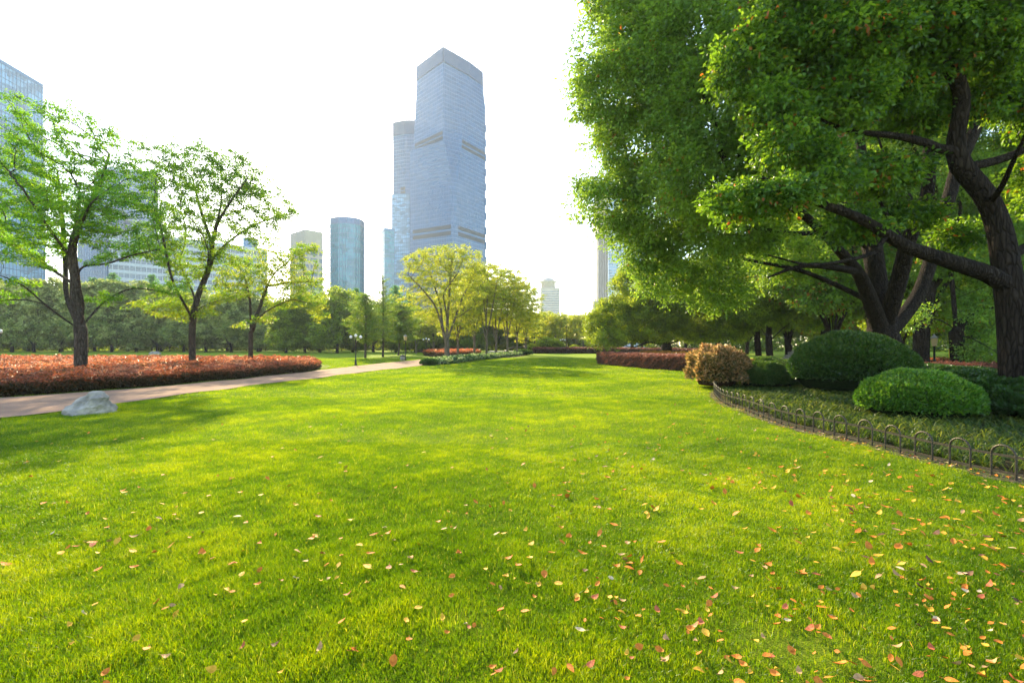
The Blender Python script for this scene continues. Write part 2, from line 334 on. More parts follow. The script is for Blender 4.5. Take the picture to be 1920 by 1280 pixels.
# ------------------------------------------------------------------ foliage helpers
def unit(v): return v/(np.linalg.norm(v, axis=-1, keepdims=True)+1e-9)
def leaf_arrays(P, D, Nn, L_, Wd, fold=.25, ovate=False, petiole=0.):
    """P base, D direction, Nn normal"""
    D = unit(D); Sd = unit(np.cross(D, Nn)); Nn = np.cross(Sd, D); L_ = L_[:, None]; Wd = Wd[:, None]/2; n = len(P)
    if not ovate:
        V = np.stack([P, P+D*L_*.45+Sd*Wd+Nn*Wd*fold, P+D*L_, P+D*L_*.45-Sd*Wd+Nn*Wd*fold], 1).reshape(-1, 3)
        return V, np.arange(4*n).reshape(n, 4), 1
    V = np.stack([P, P+D*L_*.3+Sd*Wd+Nn*Wd*fold, P+D*L_*.72+Sd*Wd*.7+Nn*Wd*fold*.6, P+D*L_-Nn*L_*.08,
                  P+D*L_*.72-Sd*Wd*.7+Nn*Wd*fold*.6, P+D*L_*.3-Sd*Wd+Nn*Wd*fold], 1).reshape(-1, 3)
    k = np.arange(n)*6
    return V, np.stack([np.stack([k, k+1, k+2, k+3], 1), np.stack([k, k+3, k+4, k+5], 1)], 1).reshape(-1, 4), 2
def rdir(rng, n): return unit(rng.standard_normal((n, 3)))
def clusters(rng, C, R, per, leaf, wid, v0, flat=.6, up=.6, out=.6, droop=.3, ovate=False, vr=.35, outdir=None):
    """leaves spread round the cluster centres C with radii R"""
    m = len(C); n = m*per; c = np.repeat(C, per, 0); r = np.repeat(R, per)
    q = rdir(rng, n); rad = rng.random(n)**.45; q[:, 2] *= flat; P = c+q*(rad*r)[:, None]
    D = q*out+rng.standard_normal((n, 3))*.45; D[:, 2] -= droop
    if outdir is not None: D += np.repeat(outdir, per, 0)*.4
    Nn = rng.standard_normal((n, 3))*.55+q*.3; Nn[:, 2] += up
    sz = rng.uniform(.65, 1.2, n)
    V, F, k = leaf_arrays(P, D, Nn, leaf*sz, wid*sz, .25, ovate)
    v = np.clip(np.repeat(v0, per)+vr*(rng.random(n)-.5)*2, 0, 1)
    return V, F, np.repeat(v, k)
def join(parts):
    off = 0; Vs, Fs, As = [], [], []
    for V, F, A in parts: Vs.append(V); Fs.append(F+off); As.append(A); off += len(V)
    return np.concatenate(Vs), np.concatenate(Fs), np.concatenate(As)
def shell_points(rng, blobs, n, deep=.35, zmin=None, keep=.62):
    """points in the outer layer of a union of ellipsoids (cx,cy,cz,rx,ry,rz)"""
    Bb = np.asarray(blobs, float); w = (Bb[:, 3]*Bb[:, 4]+Bb[:, 4]*Bb[:, 5]+Bb[:, 3]*Bb[:, 5]); w /= w.sum(); out, outn = [], []; got = 0
    while got < n:
        i = rng.choice(len(Bb), n, p=w); q = rdir(rng, n); r = 1-deep*rng.random(n)**1.3+np.where(rng.random(n) < .25, .22*rng.random(n), 0)
        P = Bb[i, :3]+q*Bb[i, 3:]*r[:, None]; ok = np.ones(n, bool)
        for b in range(len(Bb)):
            d = np.linalg.norm((P-Bb[b, :3])/Bb[b, 3:], axis=1); ok &= ~((d < keep) & (i != b))
        if zmin is not None: ok &= P[:, 2] > zmin
        out.append(P[ok]); outn.append(q[ok]); got += ok.sum()
    return np.concatenate(out)[:n], np.concatenate(outn)[:n]

# ------------------------------------------------------------------ branching: space colonisation
LIMB = []
def thicken(r, lr):
    for (a, b), q in zip(LIMB, lr):
        if q: r[a:b] = np.maximum(r[a:b], np.interp(np.linspace(0, 1, b-a), np.linspace(0, 1, len(q)), q))
def grow(rng, limbs, attract, step=.3, infl=3., kill=.7, iters=120, wig=.12, grav=0.):
    """limbs: list of (N,3) polylines (first starts at the ground). Returns nodes, parent, set radius"""
    pos, par = [], []; LIMB.clear()
    for li, Lm in enumerate(limbs):
        Lm = np.asarray(Lm, float); seg = [Lm[0]]
        for a, b in zip(Lm[:-1], Lm[1:]):
            k = max(1, int(np.linalg.norm(b-a)/step))
            for t in range(1, k+1): seg.append(a+(b-a)*t/k)
        seg = np.array(seg)
        if len(seg) > 4:
            for _ in range(3): seg[1:-1] = .5*seg[1:-1]+.25*(seg[:-2]+seg[2:])
        if li == 0: last = -1
        else:
            A = np.array(pos); last = int(np.argmin(np.linalg.norm(A-seg[0], axis=1))); seg = seg[1:]
        s0 = len(pos)
        for p in seg: pos.append(p); par.append(last); last = len(pos)-1
        LIMB.append((s0, len(pos)))
    cap = len(pos)+iters*400; P = np.zeros((cap, 3)); n = len(pos); P[:n] = pos; par = par[:]
    A = np.asarray(attract, float); best = np.full(len(A), 1e9); bi = np.zeros(len(A), int)
    for s in range(0, n, 200):
        d = np.linalg.norm(A[:, None]-P[None, s:min(n, s+200)], axis=2); j = d.argmin(1); dm = d.min(1); u = dm < best; best[u] = dm[u]; bi[u] = j[u]+s
    alive = best > kill
    for it in range(iters):
        act = alive & (best < (infl if it else 99))
        if it < 3: act = alive
        if not act.any(): break
        ids = bi[act]; dirs = unit(A[act]-P[ids]); un, inv = np.unique(ids, return_inverse=True)
        sm = np.zeros((len(un), 3)); np.add.at(sm, inv, dirs); sm = unit(sm)+wig*rng.standard_normal(sm.shape)
        sm[:, 2] -= grav; new = P[un]+unit(sm)*step
        if n+len(new) > cap: break
        P[n:n+len(new)] = new; par += list(un); s = n; n += len(new)
        for q in range(s, n, 200):
            d = np.linalg.norm(A[:, None]-P[None, q:min(n, q+200)], axis=2); j = d.argmin(1); dm = d.min(1); u = dm < best; best[u] = dm[u]; bi[u] = j[u]+q
        alive &= best > kill
    return P[:n], np.array(par)
def radii(par, r_base, tip=.012, p=2.3):
    n = len(par); acc = np.zeros(n); kids = np.zeros(n, int)
    for i in range(n-1, -1, -1):
        if kids[i] == 0: acc[i] = tip**p
        if par[i] >= 0: acc[par[i]] += acc[i]; kids[par[i]] += 1
    # remap so that the trunk gets the wanted radius
    r = acc**(1/p); g = math.log(r_base/tip)/max(.01, math.log(r[0]/tip)); return tip*(r/tip)**g, kids
def branch_mesh(P, par, r, flare=None):
    i = np.where(par >= 0)[0]; a, b = P[par[i]], P[i]; ra, rb = r[par[i]], r[i]
    big = np.zeros(len(P), int)-1; br = np.zeros(len(P))
    for k in i:
        if r[k] > br[par[k]]: br[par[k]] = r[k]; big[par[k]] = k
    main = big[par[i]] == i; ra = np.where(main, ra, np.minimum(ra*.8, rb*1.25))
    D = unit(b-a); Dn = np.zeros((len(P), 3)); Dn[i] = D; Dp = Dn[par[i]]; Dp = np.where(np.linalg.norm(Dp, axis=1, keepdims=True) > .1, Dp, D)
    Da = np.where(main[:, None], Dp, D)
    ref = np.array([.31, .92, .13])
    def ring(c, d, rr, k):
        d = unit(d); A = unit(np.cross(d, ref)); B = np.cross(d, A); t = np.arange(k)*2*math.pi/k
        return c[:, None]+rr[:, None, None]*(A[:, None]*np.cos(t)[None, :, None]+B[:, None]*np.sin(t)[None, :, None])
    Vs, Fs, off = [], [], 0
    for lo, hi, k in ((0, .02, 3), (.02, .08, 5), (.08, 9, 12)):
        s = (rb >= lo) & (rb < hi)
        if not s.any(): continue
        m = s.sum(); R0 = ring(a[s], Da[s], ra[s], k); R1 = ring(b[s], D[s], rb[s], k)
        V = np.concatenate([R0, R1], 1).reshape(-1, 3); base = (np.arange(m)*2*k)[:, None]; t = np.arange(k)[None]; u = (t+1) % k
        F = np.stack([base+t, base+u, base+k+u, base+k+t], 2).reshape(-1, 4); Vs.append(V); Fs.append(F+off); off += len(V)
    return np.concatenate(Vs), np.concatenate(Fs)
def blob_fill(rng, blobs, n, shell=.5):
    Bb = np.asarray(blobs, float); w = Bb[:, 3]*Bb[:, 4]*Bb[:, 5]; w /= w.sum(); i = rng.choice(len(Bb), n, p=w)
    return Bb[i, :3]+rdir(rng, n)*Bb[i, 3:]*(rng.random(n)**(shell))[:, None]
def px_blobs(lst, Y0, thick=.8, org=(0, 0, 0)):
    """(px,py,rx,ry,dY) in picture units -> ellipsoids in metres relative to org"""
    o = []
    for px, py, rx, ry, dY in lst:
        Y = Y0+dY; c = U(px, py, Y)-np.array(org); k = Y/FPX; o.append((c[0], c[1], c[2], rx*k, max(rx, ry)*k*thick, ry*k))
    return o
def open_tree(name, label, cat, X, Y, limbs, blobs, n_att, r_base, leafm, barkm, seed, leaf=.13, lw=.05, per=26, cr=.42, step=.25, kill=.45, infl=2.2,
              group=None, flat=.35, v=(.2, .8), thin=1., grav=0., min_age=3, tip=.01, yellow_low=False, droop=.3):
    """tree whose branches show: trunk (with limbs) and a light crown of leaf sprays at the twig ends"""
    rng = np.random.default_rng(seed); org = np.array([X, Y, tz(X, Y)])
    t = empty(name, org); tag(t, label, cat, group)
    att = blob_fill(rng, blobs, n_att, .45); P, par = grow(rng, limbs, att, step, infl, kill, 140, .16, grav)
    r, kids = radii(par, r_base, tip)
    base = P[:, 2] < .5; r[base] *= 1+.5*np.clip(1-P[base, 2]/.5, 0, 1)**2*(r[base] > .3*r_base)
    V, F = branch_mesh(P, par, r); mk('trunk', V, F, barkm, t, smooth=True)
    nl = int(len(limbs[0])*0)
    tips = np.where((r < tip*2.4) & (P[:, 2] > 1.2))[0]; tips = tips[rng.random(len(tips)) < thin]
    C = P[tips]+rng.normal(0, .08, (len(tips), 3)); 
    zz = (C[:, 2]-C[:, 2].min())/(np.ptp(C[:, 2])+.01); v0 = v[0]+(v[1]-v[0])*rng.random(len(C))
    if yellow_low: v0 = np.clip(v0*.5+.5*(1-zz), 0, 1)
    V, F, A = clusters(rng, C, cr*rng.uniform(.6, 1.2, len(C)), per, leaf, lw, v0, flat, 1., .5, droop, False, .2)
    mk('crown', V, F, leafm, t, attr=A)
    return t
def rel(pts, X, Y):
    """limb given as (px,py,dY) picture points around a trunk at depth Y"""
    o = np.array([X, Y, tz(X, Y)]); return np.array([U(p[0], p[1], Y+p[2])-o for p in pts])
def dense_blobs_tree(name, label, cat, loc, blobs, limbs, r_base, leafm, barkm, seed, nb, per, leaf, lw, cr, group=None, natt=300, up=.7, v=(.25, .75), step=.5, deep=.35, flat=.75,
                     ovate=False, tip=.02, sub=6, subr=.9, kill=1., zmin=None, lr=()):
    rng = np.random.default_rng(seed); t = empty(name, loc); tag(t, label, cat, group)
    att = blob_fill(rng, blobs, natt, .6); P, par = grow(rng, limbs, att, step, 9, kill, 60, .15); r, k = radii(par, r_base, tip); thicken(r, lr)
    base = P[:, 2] < .9; r[base] *= 1+.35*np.clip(1-P[base, 2]/.9, 0, 1)**2*(r[base] > .4*r_base)
    V, F = branch_mesh(P, par, r); mk('trunk', V, F, barkm, t, smooth=True)
    B0, Nn = shell_points(rng, blobs, nb, deep, zmin)
    C = np.repeat(B0, sub, 0)+rdir(rng, nb*sub)*(subr*rng.random(nb*sub)**.5)[:, None]*np.array([1, 1, .7]); On = np.repeat(Nn, sub, 0)
    vb = np.repeat(rng.uniform(*v, nb), sub)+rng.normal(0, .06, nb*sub)
    V, F, A = clusters(rng, C, cr*rng.uniform(.6, 1.25, len(C)), per, leaf, lw, vb, flat, up, .6, .3, ovate, .22, On)
    mk('crown', V, F, leafm, t, attr=A); return t

# ------------------------------------------------------------------ buildings
def glassmat(name, col, rough=.12, var=.25, cell=(3., 4.2)):
    m, nt, p, out = newmat(name); L = nt.links; tc = N(nt, 'ShaderNodeTexCoord'); v = N(nt, 'ShaderNodeTexVoronoi'); v.inputs['Scale'].default_value = 1.; v.distance = 'CHEBYCHEV'
    mp = N(nt, 'ShaderNodeMapping'); mp.inputs['Scale'].default_value = (1/cell[0]/2, 1/cell[0]/2, 1/cell[1]); L.new(tc.outputs['Object'], mp.inputs[0]); L.new(mp.outputs[0], v.inputs[0])
    L.new(ramp(nt, v.outputs['Color'], [(.2, tuple(q*(1-var) for q in col)), (.8, tuple(min(1, q*(1+var)) for q in col))]), p.inputs['Base Color'])
    nz = N(nt, 'ShaderNodeTexNoise', i_Scale=.03, i_Detail=3.); L.new(tc.outputs['Object'], nz.inputs[0])
    b = N(nt, 'ShaderNodeBump'); b.inputs['Strength'].default_value = .15; b.inputs['Distance'].default_value = 2.; L.new(nz.outputs['Fac'], b.inputs['Height']); L.new(b.outputs[0], p.inputs['Normal'])
    p.inputs['Roughness'].default_value = rough; p.inputs['Specular IOR Level'].default_value = .8;     return m
M['glass_blue'] = glassmat('blue_curtain_glass', (.03, .11, .25), var=.12); M['glass_teal'] = glassmat('teal_curtain_glass', (.04, .21, .28)); M['glass_pale'] = glassmat('pale_curtain_glass', (.16, .34, .52), var=.4)
M['glass_dark'] = glassmat('dark_window_glass', (.10, .14, .20)); M['band_blue'] = plain('blue_spandrel', (.07, .19, .33), .4, .3, var=.1, scale=.1); M['mull'] = plain('mullion_metal', (.07, .15, .28), .4, .4)
M['crown_blue'] = plain('crown_panel', (.05, .10, .19), .5, .3, var=.15, scale=.08); M['louvre'] = plain('louvre', (.045, .055, .07), .7)
M['white_band'] = plain('white_spandrel', (.52, .58, .64), .6, var=.1, scale=.2); M['beige'] = plain('beige_stone', (.52, .46, .38), .8, var=.12, scale=.15)
M['pier'] = plain('stone_pier', (.34, .30, .28), .8, var=.12, scale=.2); M['roofm'] = plain('roof_deck', (.3, .3, .3), .9, var=.2, scale=.3)
def wall_box(mb, a, b, z0, z1, e, e0=0.):
    a, b = np.array(a, float), np.array(b, float); d = b-a; n = np.array([d[1], -d[0]])/np.hypot(*d)
    p = [(*a+n*e0, ), (*b+n*e0, ), (*b+n*e, ), (*a+n*e, )]
    V = [(*q, z) for z in (z0, z1) for q in p]
    mb.add(V, [(3, 2, 6, 7), (0, 3, 7, 4), (2, 1, 5, 6), (4, 7, 6, 5), (0, 1, 2, 3)])
def prism(mb, plan, z0, z1, cap=True):
    n = len(plan); V = [(x, y, z) for z in (z0, z1) for x, y in plan]
    mb.add(V, [(i, (i+1) % n, n+(i+1) % n, n+i) for i in range(n)])
    if cap:
        c = np.mean(plan, axis=0); mb.add([(x, y, z1) for x, y in plan]+[(c[0], c[1], z1)], [(i, (i+1) % n, n) for i in range(n)])
def building(name, label, plan, h, fl=4.2, bay=3., glass='glass_blue', band='band_blue', mull='mull', bh=.8, bw=.08, mw=.2, parent=None, z0=0., parapet=2., roofm='roofm', bands=True):
    """plan runs counter-clockwise seen from above, relative to the thing's own place"""
    c = np.mean(plan, axis=0); pl = [(x-c[0], y-c[1]) for x, y in plan]
    if parent is None: t = empty(name, (c[0], c[1], 0)); tag(t, label, 'building')
    else: t = parent; c = np.array(t.location[:2]); pl = [(x-c[0], y-c[1]) for x, y in plan]
    g = MB(); prism(g, pl, z0, h); g.build('glass_facade', M[glass], t)
    s, m = MB(), MB(); n = len(pl); nf = max(1, int((h-parapet-z0)/fl)); fl = (h-parapet-z0)/nf
    for i in range(n):
        a, b = np.array(pl[i]), np.array(pl[(i+1) % n]); ln = np.hypot(*(b-a))
        for k in range(nf):
            if bands: wall_box(s, a, b, z0+k*fl, z0+k*fl+bh, bw)
        k = max(1, round(ln/bay))
        for j in range(k):
            q = a+(b-a)*(j+.5)/k; d = (b-a)/ln*mw/2; wall_box(m, q-d, q+d, z0, h-parapet, bw+.06)
    if bands: s.build('spandrel', M[band], t)
    m.build('mullion', M[mull], t)
    r = MB()
    for i in range(n): wall_box(r, pl[i], pl[(i+1) % n], h-parapet, h+.3, bw+.2)
    prism(r, [(x*.985, y*.985) for x, y in pl], h, h+.25); r.build('parapet', M[roofm if roofm != 'roofm' else band], t)
    return t
def PX(px, Y): return ((px-960)/FPX*Y, Y)
def H(py, Y): return EYE+(HOR-py)/FPX*Y
def ring_plan(front, back=40):
    return front
# main tower: panels between slanting corner edges
def main_tower():
    c = np.array([-68., 520.]); t = empty('skyscraper', (c[0], c[1], 0)); tag(t, 'tallest blue glass skyscraper with a faceted front, slanted roofline and dark louvre bands', 'building')
    Ld = [(-107.2, 505, 0), (-107.2, 505, 208)]; Lu = [(-105.6, 513, 208), (-101.7, 514, 288.5), (-101.3, 514, 300.8)]
    Fe = [(-58.6, 480, 0), (-60.3, 480, 167), (-68.8, 480, 211), (-68.8, 480, 288.5), (-68.8, 480, 300.8)]
    Me = [(-57.2, 480.9, 0), (-55.2, 483, 167), (-45.7, 505, 288.5), (-45.3, 505, 300.8)]
    Re = [(-29.1, 525, 0), (-29.1, 525, 262), (-32.3, 524, 288.5), (-32.8, 524, 300.8)]
    Bk = [(-72, 562, 0), (-72, 562, 300.8)]; Bl = [(-107.2, 545, 0), (-104, 545, 300.8)]; Br = [(-29.5, 558, 0), (-34, 556, 300.8)]
    def at(e, z):
        zz = [p[2] for p in e]; return np.array([np.interp(z, zz, [p[0] for p in e])-c[0], np.interp(z, zz, [p[1] for p in e])-c[1]])
    gl, sp, mu, lo, cr, rl = MB(), MB(), MB(), MB(), MB(), MB()
    FL = 4.25; LV = []
    def panel(a, b, z0, z1, bay, louv=()):
        zs = np.unique(np.concatenate([np.arange(z0, z1, FL), [z1]]))
        for k in range(len(zs)-1):
            za, zb = zs[k], zs[k+1]; p, q, r, s = at(a, za), at(b, za), at(b, zb), at(a, zb)
            gl.quad((*p, za), (*q, za), (*r, zb), (*s, zb))
            if zb-za > 1: wall_box(sp, p, q, za, za+.6, .06)
            w = np.hypot(*(q-p)); nb = max(1, int(w/bay))
            for j in range(nb):
                u = (j+.5)*bay/w
                if u > 1: break
                m = p+(q-p)*u; d = (q-p)/w*.14; wall_box(mu, m-d, m+d, za, zb, .1)
        for l0, l1, u0, u1 in louv:
            p, q = at(a, (l0+l1)/2), at(b, (l0+l1)/2); LV.append(((p+(q-p)*u0), (p+(q-p)*u1), l0, l1))
    lv = [(113.6, 117.6, .07, .97), (120, 123.8, .07, .97)]; lu = [(209.4, 212.6, .05, .98), (214.2, 217.6, .05, .98)]
    panel(Ld, Fe, 0, 208, 3., lv); panel(Lu, Fe, 208, 288.5, 3., lu); panel(Fe, Me, 0, 288.5, 3.)
    panel(Me, Re, 0, 288.5, 3., [(113.6, 117.6, .06, .97), (120, 123.8, .06, .97), (205, 208.3, .03, .97), (210.2, 213.8, .03, .97)])
    panel(Re, Br, 0, 288.5, 3.); panel(Br, Bk, 0, 288.5, 6); panel(Bk, Bl, 0, 288.5, 6); panel(Bl, Ld, 0, 208, 3); panel(Bl, Lu, 208, 288.5, 3)
    E = [Lu, Fe, Me, Re, Br, Bk, Bl]
    for i in range(len(E)):
        a, b = E[i], E[(i+1) % len(E)]; wall_box(cr, at(a, 295), at(b, 295), 286.5, 300.8, .8)
        p, q = at(a, 300), at(b, 300); w = np.hypot(*(q-p))
        for j in range(int(w/3)):
            m = p+(q-p)*(j*3/w); d = (q-p)/w*.12; wall_box(cr, m-d, m+d, 300.8, 303.4, .5, .2)
    top = [at(e, 300) for e in E]; prism(cr, [tuple(p) for p in top], 299, 299.5)
    # ledge where the lower left face steps out
    p, q, r = at(Ld, 208), at(Fe, 208), at(Lu, 208); cr.add([(*p, 208.2), (*q, 208.2), (*r, 208.2), (*at(Bl, 208), 208.2)], [(0, 1, 2, 3)])
    # notched fins on the right edge
    for k in range(12):
        z = 60+k*16; p = at(Re, z); fn = MB(); fn.box((p[0]+.8, p[1], z+4), (1.4, 1.2, 8)); fn.build('edge_fin', M['band_blue'], t)
    gl.build('glass_facade', M['glass_blue'], t); sp.build('spandrel', M['band_blue'], t); mu.build('mullion', M['mull'], t); [(lambda q: (wall_box(q, v[0], v[1], v[2], v[3], .3), q.build('louvre_band', M['louvre'], t)))(MB()) for v in LV]
    cr.build('roof_crown', M['crown_blue'], t); 
main_tower()
def second_tower():
    pl = [PX(737.5, 566), PX(760, 560), PX(784, 560), PX(784, 600), PX(738, 605)]
    t = building('skyscraper', 'shorter blue glass tower standing close behind the left of the tallest one', pl, H(252, 560), 4.2, 3., parapet=1)
    c = np.array(t.location[:2]); m = MB(); q = [(x-c[0], y-c[1]) for x, y in pl]
    for i in range(len(q)): wall_box(m, q[i], q[(i+1) % len(q)], H(252, 560)+.4, H(226, 560), .7)
    prism(m, q, H(226, 560)-2, H(226, 560)-1.5); m.build('roof_crown', M['crown_blue'], t)
    a, b = np.array(q[0]), np.array(q[1])
    a = a+(b-a)*.55; b = a+(b-a)*.98
    for z in (H(356, 560), H(364, 560)): m = MB(); wall_box(m, a+(b-a)*.15, b, z, z+3.6, .4); m.build('louvre_band', M['louvre'], t)
    building('', '', [PX(734.6, 552), PX(768, 548), PX(768, 558), PX(735, 562)], H(365, 552), 4.2, 2.4, glass='glass_pale', parent=t, parapet=.5)
second_tower()
building('office_tower', 'pale glass tower at the left edge of the frame behind the largest tree', [(-385, 210), (-321, 222), (-320.5, 300), (-322.4, 330), (-324.5, 334), (-385, 336)], H(160, 330), 4.2, 2.6, glass='glass_pale', band='band_blue', bh=.5)
building('office_tower', 'blue glass tower half hidden behind the two nearest spring trees', [PX(176, 392), PX(205, 380), PX(292, 392), PX(296, 430), PX(180, 430)], H(318, 385), 4.2, 3., glass='glass_blue', band='white_band', bh=.6)
building('office_tower', 'lower dark glass block in front of the half hidden blue tower', [PX(146, 372), PX(200, 362), PX(232, 376), PX(146, 378)], H(388, 368), 4.2, 3., glass='glass_blue', band='mull', bh=.5)
t_ = building('office_building', 'long mid-rise building with white floor bands behind the spring trees', [PX(205, 250), PX(500, 303), PX(500, 330), PX(205, 290)], H(440, 262), 4., 2.4, glass='glass_dark', band='white_band', mull='white_band', bh=1.6, bw=.2, mw=.3)
c_ = t_.location; bx = MB(); q_ = PX(469, 312); bx.box((q_[0]-c_.x, q_[1]-c_.y, H(440, 262)+4.5), (6, 6, 9)); bx.build('roof_house', M['band_blue'], t_)
t_ = building('office_building', 'beige stone office building with a sloping roof screen left of the round glass tower', [PX(545, 312), PX(572, 300), PX(604.5, 308), PX(604, 335), PX(546, 335)], H(463, 300), 4.2, 4.5, glass='glass_dark', band='beige', mull='beige', bh=2., bw=.3, mw=1.2, roofm='beige')
c_ = t_.location; b_ = MB(); P1, P2, P3 = [np.array(p)-np.array(c_[:2]) for p in (PX(545, 312), PX(572, 300), PX(604.5, 308))]
prism(b_, [tuple(q) for q in (P1*1.01, P2*1.01, P3*1.01, np.array(PX(604, 334))-np.array(c_[:2]), np.array(PX(546, 334))-np.array(c_[:2]))], H(463, 300)+.4, H(430, 300)); b_.build('roof_screen', M['beige'], t_)
arc = [PX(619, 408), PX(621, 402), PX(634, 399), PX(650, 399), PX(665, 401.5), PX(675, 406), PX(681, 412), PX(683, 421), PX(682, 432), PX(620, 434)]
building('glass_tower', 'teal glass tower with a rounded corner between the beige building and the tallest skyscraper', arc, H(408, 400), 4., 2.2, glass='glass_teal', band='mull', bh=.35, bw=.2, mw=.2, parapet=5)
building('glass_tower', 'narrow teal tower peeping out left of the tallest skyscraper', [PX(716, 430), PX(721, 420), PX(739, 424), PX(739, 440), PX(717, 440)], H(428, 420), 4., 2.5, glass='glass_teal', band='band_blue', bh=.7)
t_ = building('office_tower', 'pale tower with stone piers at the left edge of the big tree crown', [PX(1141, 700), PX(1215, 712), PX(1215, 750), PX(1141, 745)], H(354, 700), 4.2, 3.6, glass='glass_pale', band='white_band', bh=1., mull='pier')
c_ = t_.location; b_ = MB(); 
def rp(p): return (p[0]-c_.x, p[1]-c_.y)
x0 = PX(1120, 699)[0]-c_.x; x1 = PX(1141, 699)[0]-c_.x-.3
b_.box(((x0+x1)/2, 702-c_.y+10, H(362, 700)/2), (x1-x0, 26, H(362, 700)))
for k in range(5):
    x = x0+(x1-x0)*(k+.1)/5; b_.box((x+1, 698-c_.y+.2-2.3, H(358, 700)/2), (1.5, 2.2, H(358, 700)))
b_.build('stone_pier', M['pier'], t_); b_ = MB(); q_ = PX(1118, 690); b_.box((q_[0]-c_.x+3, q_[1]-c_.y, H(565, 690)/2), (16, 10, H(565, 690))); b_.build('podium', M['pier'], t_)
def domed():
    t = empty('domed_tower', (71, 900, 0)); tag(t, 'hazy stone tower with a small dome and flat brim on its roof', 'building')
    m = MB(); m.box((.5, 10, 56), (35, 30, 112)); m.build('wall', M['beige'], t)
    for k in range(22): m = MB(); m.box((.5, -5.2, 12+k*4.4), (31, .5, 1.8)); m.build('window', M['glass_dark'], t)
    m = MB(); m.lathe([(0, 112), (13.5, 112), (13.5, 123), (16.8, 124), (16.8, 125), (12.8, 125.3), (11, 128.5), (7, 131), (2, 132), (.4, 132.2), (.3, 144), (0, 144)], (-2.5, 10, 0), 24); m.build('dome', M['beige'], t, smooth=True)
domed()
building('office_building', 'white and blue building glimpsed between the trunks on the right', [PX(1560, 262), PX(1765, 255), PX(1765, 280), PX(1560, 285)], H(472, 260), 4., 3., glass='glass_dark', band='white_band', mull='white_band', bh=1.7, mw=.5)

# ------------------------------------------------------------------ hedges and shrubs
def poly_edge_sample(rng, poly, n):
    Pp = np.array(poly); Q = np.roll(Pp, -1, 0); ln = np.linalg.norm(Q-Pp, axis=1); i = rng.choice(len(Pp), n, p=ln/ln.sum()); u = rng.random(n)[:, None]
    d = unit(Q-Pp)[i]; nr = np.stack([d[:, 1], -d[:, 0]], 1); X = Pp[i]*(1-u)+Q[i]*u
    s = np.where(inpoly(X[:, 0]+nr[:, 0]*.05, X[:, 1]+nr[:, 1]*.05, poly), -1, 1)[:, None]; return X, nr*s
def inset(poly, d):
    P = np.array(poly, float); o = []
    for i in range(len(P)):
        a, b, c = P[i-1], P[i], P[(i+1) % len(P)]; n1 = unit(np.array([(b-a)[1], -(b-a)[0]])); n2 = unit(np.array([(c-b)[1], -(c-b)[0]])); n = unit(n1+n2)
        if not inpoly(np.array([b[0]+n[0]*.02]), np.array([b[1]+n[1]*.02]), poly)[0]: n = -n
        o.append(b+n*d)
    return o
